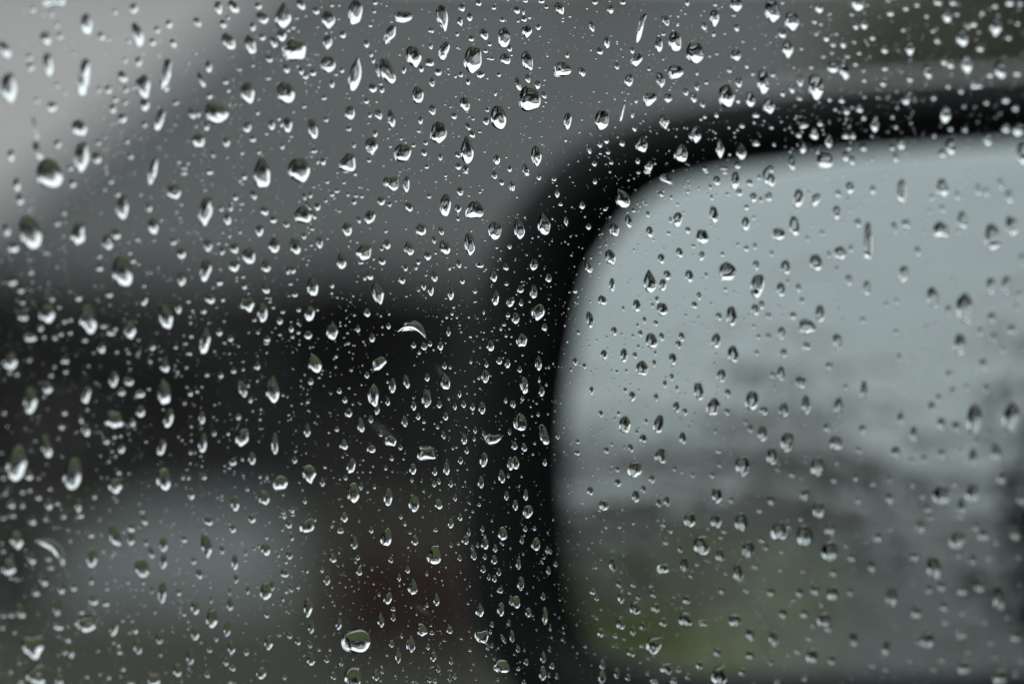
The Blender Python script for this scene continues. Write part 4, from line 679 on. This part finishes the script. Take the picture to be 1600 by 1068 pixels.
for i, d in enumerate(BIG):
    rg = random.Random(1000 + i)
    V, F = drop_mesh(d[0], d[1], d[5], d[2], d[3], d[4], rg, 32, 9)
    me = bpy.data.meshes.new('raindrop'); me.from_pydata(V, [], F)
    nf = len(F); me.polygons.foreach_set('use_smooth', [True] * (nf - 1) + [False]); me.materials.append(M['water']); me.materials.append(M['water_base']); me.polygons[nf - 1].material_index = 1
    o = bpy.data.objects.new('raindrop', me); COL.objects.link(o)
    o.matrix_world = Matrix.Translation(on_pane(d[0], d[1])) @ PANE_ROT
    tag(o, labels[i], 'raindrop', 'raindrops on the car window')
# ---- the smaller drops and the finest spray, each a dome of its own in two sheets of rain
def sheet(name, items, n, nr, label, cat):
    VV, FF, SM = [], [], []
    for i, (px, py, w, h, lean_, kind) in enumerate(items):
        rg = random.Random(5000 + i); V, F = drop_mesh(px, py, kind, w, h, lean_, rg, n, nr)
        u0, v0 = pane_uv(px, py); k = len(VV)
        VV += [(x + u0, y + v0, z) for x, y, z in V]; FF += [tuple(a + k for a in f) for f in F]; SM += [True] * (len(F) - 1) + [False]
    me = bpy.data.meshes.new(name); me.from_pydata(VV, [], FF); me.polygons.foreach_set('use_smooth', SM); me.materials.append(M['water']); me.materials.append(M['water_base'])
    me.polygons.foreach_set('material_index', [0 if q else 1 for q in SM])
    o = bpy.data.objects.new(name, me); COL.objects.link(o); o.matrix_world = Matrix.Translation(PANE_O) @ PANE_ROT
    tag(o, label, cat, kind='stuff')
rgo = random.Random(41); OUTSIDE = []
while len(OUTSIDE) < 1500:                          # the rest of the window, beyond what the photograph shows, is as wet
    px, py = rgo.uniform(-2600, 3600), rgo.uniform(-1500, 1800)
    if -25 < px < 1625 and -25 < py < 1093: continue
    q = on_pane(px, py); f = (q - PANE_O).dot(FWD)
    if not (1.02 < q.z < 1.37 and -.82 < f < .56 - (q.z - 1.0) * .9): continue
    w = 5 + 22 * rgo.random() ** 2.2
    OUTSIDE.append([px, py, w, w * rgo.uniform(1.05, 1.8), rgo.choice((0, 0, 8, -8, 15)), rgo.choice('eeeetvw')])
sheet('small_raindrops', REST + OUTSIDE, 14, 5, 'many small raindrops scattered between the larger ones on the window', 'raindrops')
rg = random.Random(99); specks = []
occ = [(d[0], d[1], max(d[2], d[3]) / 2) for d in drops]
grid = {}
for x, y, r_ in occ: grid.setdefault((int(x // 60), int(y // 60)), []).append((x, y, r_))
def free(x, y, pad=1.5):
    for a in (-1, 0, 1):
        for b in (-1, 0, 1):
            for qx, qy, qr in grid.get((int(x // 60) + a, int(y // 60) + b), ()):
                if (qx - x) ** 2 + (qy - y) ** 2 < (qr + pad) ** 2: return False
    return True
def speck(x, y, lo=1.0, hi=3.6):
    if free(x, y):
        w = lo + (hi - lo) * rg.random() ** 3.4; specks.append((x, y, w, w * rg.uniform(1, 1.35), rg.choice((0, 0, 10, -10)), 'e'))
for i in range(7500): speck(rg.uniform(-60, 1660), rg.uniform(-60, 1120))
for c in range(260):                                # little families of spray
    cx, cy = rg.uniform(0, 1600), rg.uniform(0, 1068); s = rg.uniform(8, 30)
    for i in range(rg.randint(5, 14)): speck(rg.gauss(cx, s), rg.gauss(cy, s))
for c in range(34):                                 # beads left behind a drop that ran down
    cx, cy = rg.uniform(0, 1600), rg.uniform(0, 950)
    for i in range(rg.randint(5, 12)): cy += rg.uniform(5, 22); cx += rg.gauss(0, 1.2); speck(cx, cy, 1.6, 4.2)
sheet('fine_spray', specks, 8, 3, 'fine spray of tiny water specks all over the window', 'spray')

# ---- dried smears on the glass
m, nt, o_ = node_mat('dried_smear')
tcn = nt.nodes.new('ShaderNodeTexCoord'); g_ = nt.nodes.new('ShaderNodeTexGradient'); g_.gradient_type = 'QUADRATIC_SPHERE'
nt.links.new(tcn.outputs['Object'], g_.inputs[0])
n_ = nt.nodes.new('ShaderNodeTexNoise'); n_.inputs['Scale'].default_value = 3.0; nt.links.new(tcn.outputs['Object'], n_.inputs['Vector'])
mu = nt.nodes.new('ShaderNodeMath'); mu.operation = 'MULTIPLY'; nt.links.new(g_.outputs['Fac'], mu.inputs[0]); nt.links.new(n_.outputs['Fac'], mu.inputs[1])
mv = nt.nodes.new('ShaderNodeMath'); mv.operation = 'MULTIPLY'; mv.inputs[1].default_value = .13; nt.links.new(mu.outputs[0], mv.inputs[0])
tr_ = nt.nodes.new('ShaderNodeBsdfTransparent'); tl_ = nt.nodes.new('ShaderNodeBsdfTranslucent'); tl_.inputs['Color'].default_value = (.8, .8, .8, 1)
mxs = nt.nodes.new('ShaderNodeMixShader'); nt.links.new(mv.outputs[0], mxs.inputs[0]); nt.links.new(tr_.outputs[0], mxs.inputs[1]); nt.links.new(tl_.outputs[0], mxs.inputs[2])
nt.links.new(mxs.outputs[0], o_.inputs['Surface'])
for px, py, L_, w_, a_, lab in ((597, 672, 46, 13, 34, 'faint slanting dry smear on the glass over the dark foot of the house'), (656, 454, 17, 5, 68, 'short steep dry smear on the glass over the dark house front'),
                                (660, 952, 26, 8, 32, 'faint dry smear above the dark ground beside the largest raindrop'), (688, 580, 20, 9, 60, 'short faint dry smear on the glass beside the upright black rim')):
    P_ = [(math.cos(t), math.sin(t), 0) for t in [2 * math.pi * i / 24 for i in range(24)]]
    me = bpy.data.meshes.new('smear'); me.from_pydata(P_, [], [tuple(range(24))]); me.materials.append(m)
    o = bpy.data.objects.new('smear', me); COL.objects.link(o)
    o.matrix_world = Matrix.Translation(on_pane(px, py) + PANE_N * .000008) @ PANE_ROT @ Matrix.Rotation(R(a_), 4, 'Z') @ Matrix.Diagonal((L_ * 1e-4, w_ * 1e-4, 1, 1))
    tag(o, lab, 'smear', 'dry smears on the window')
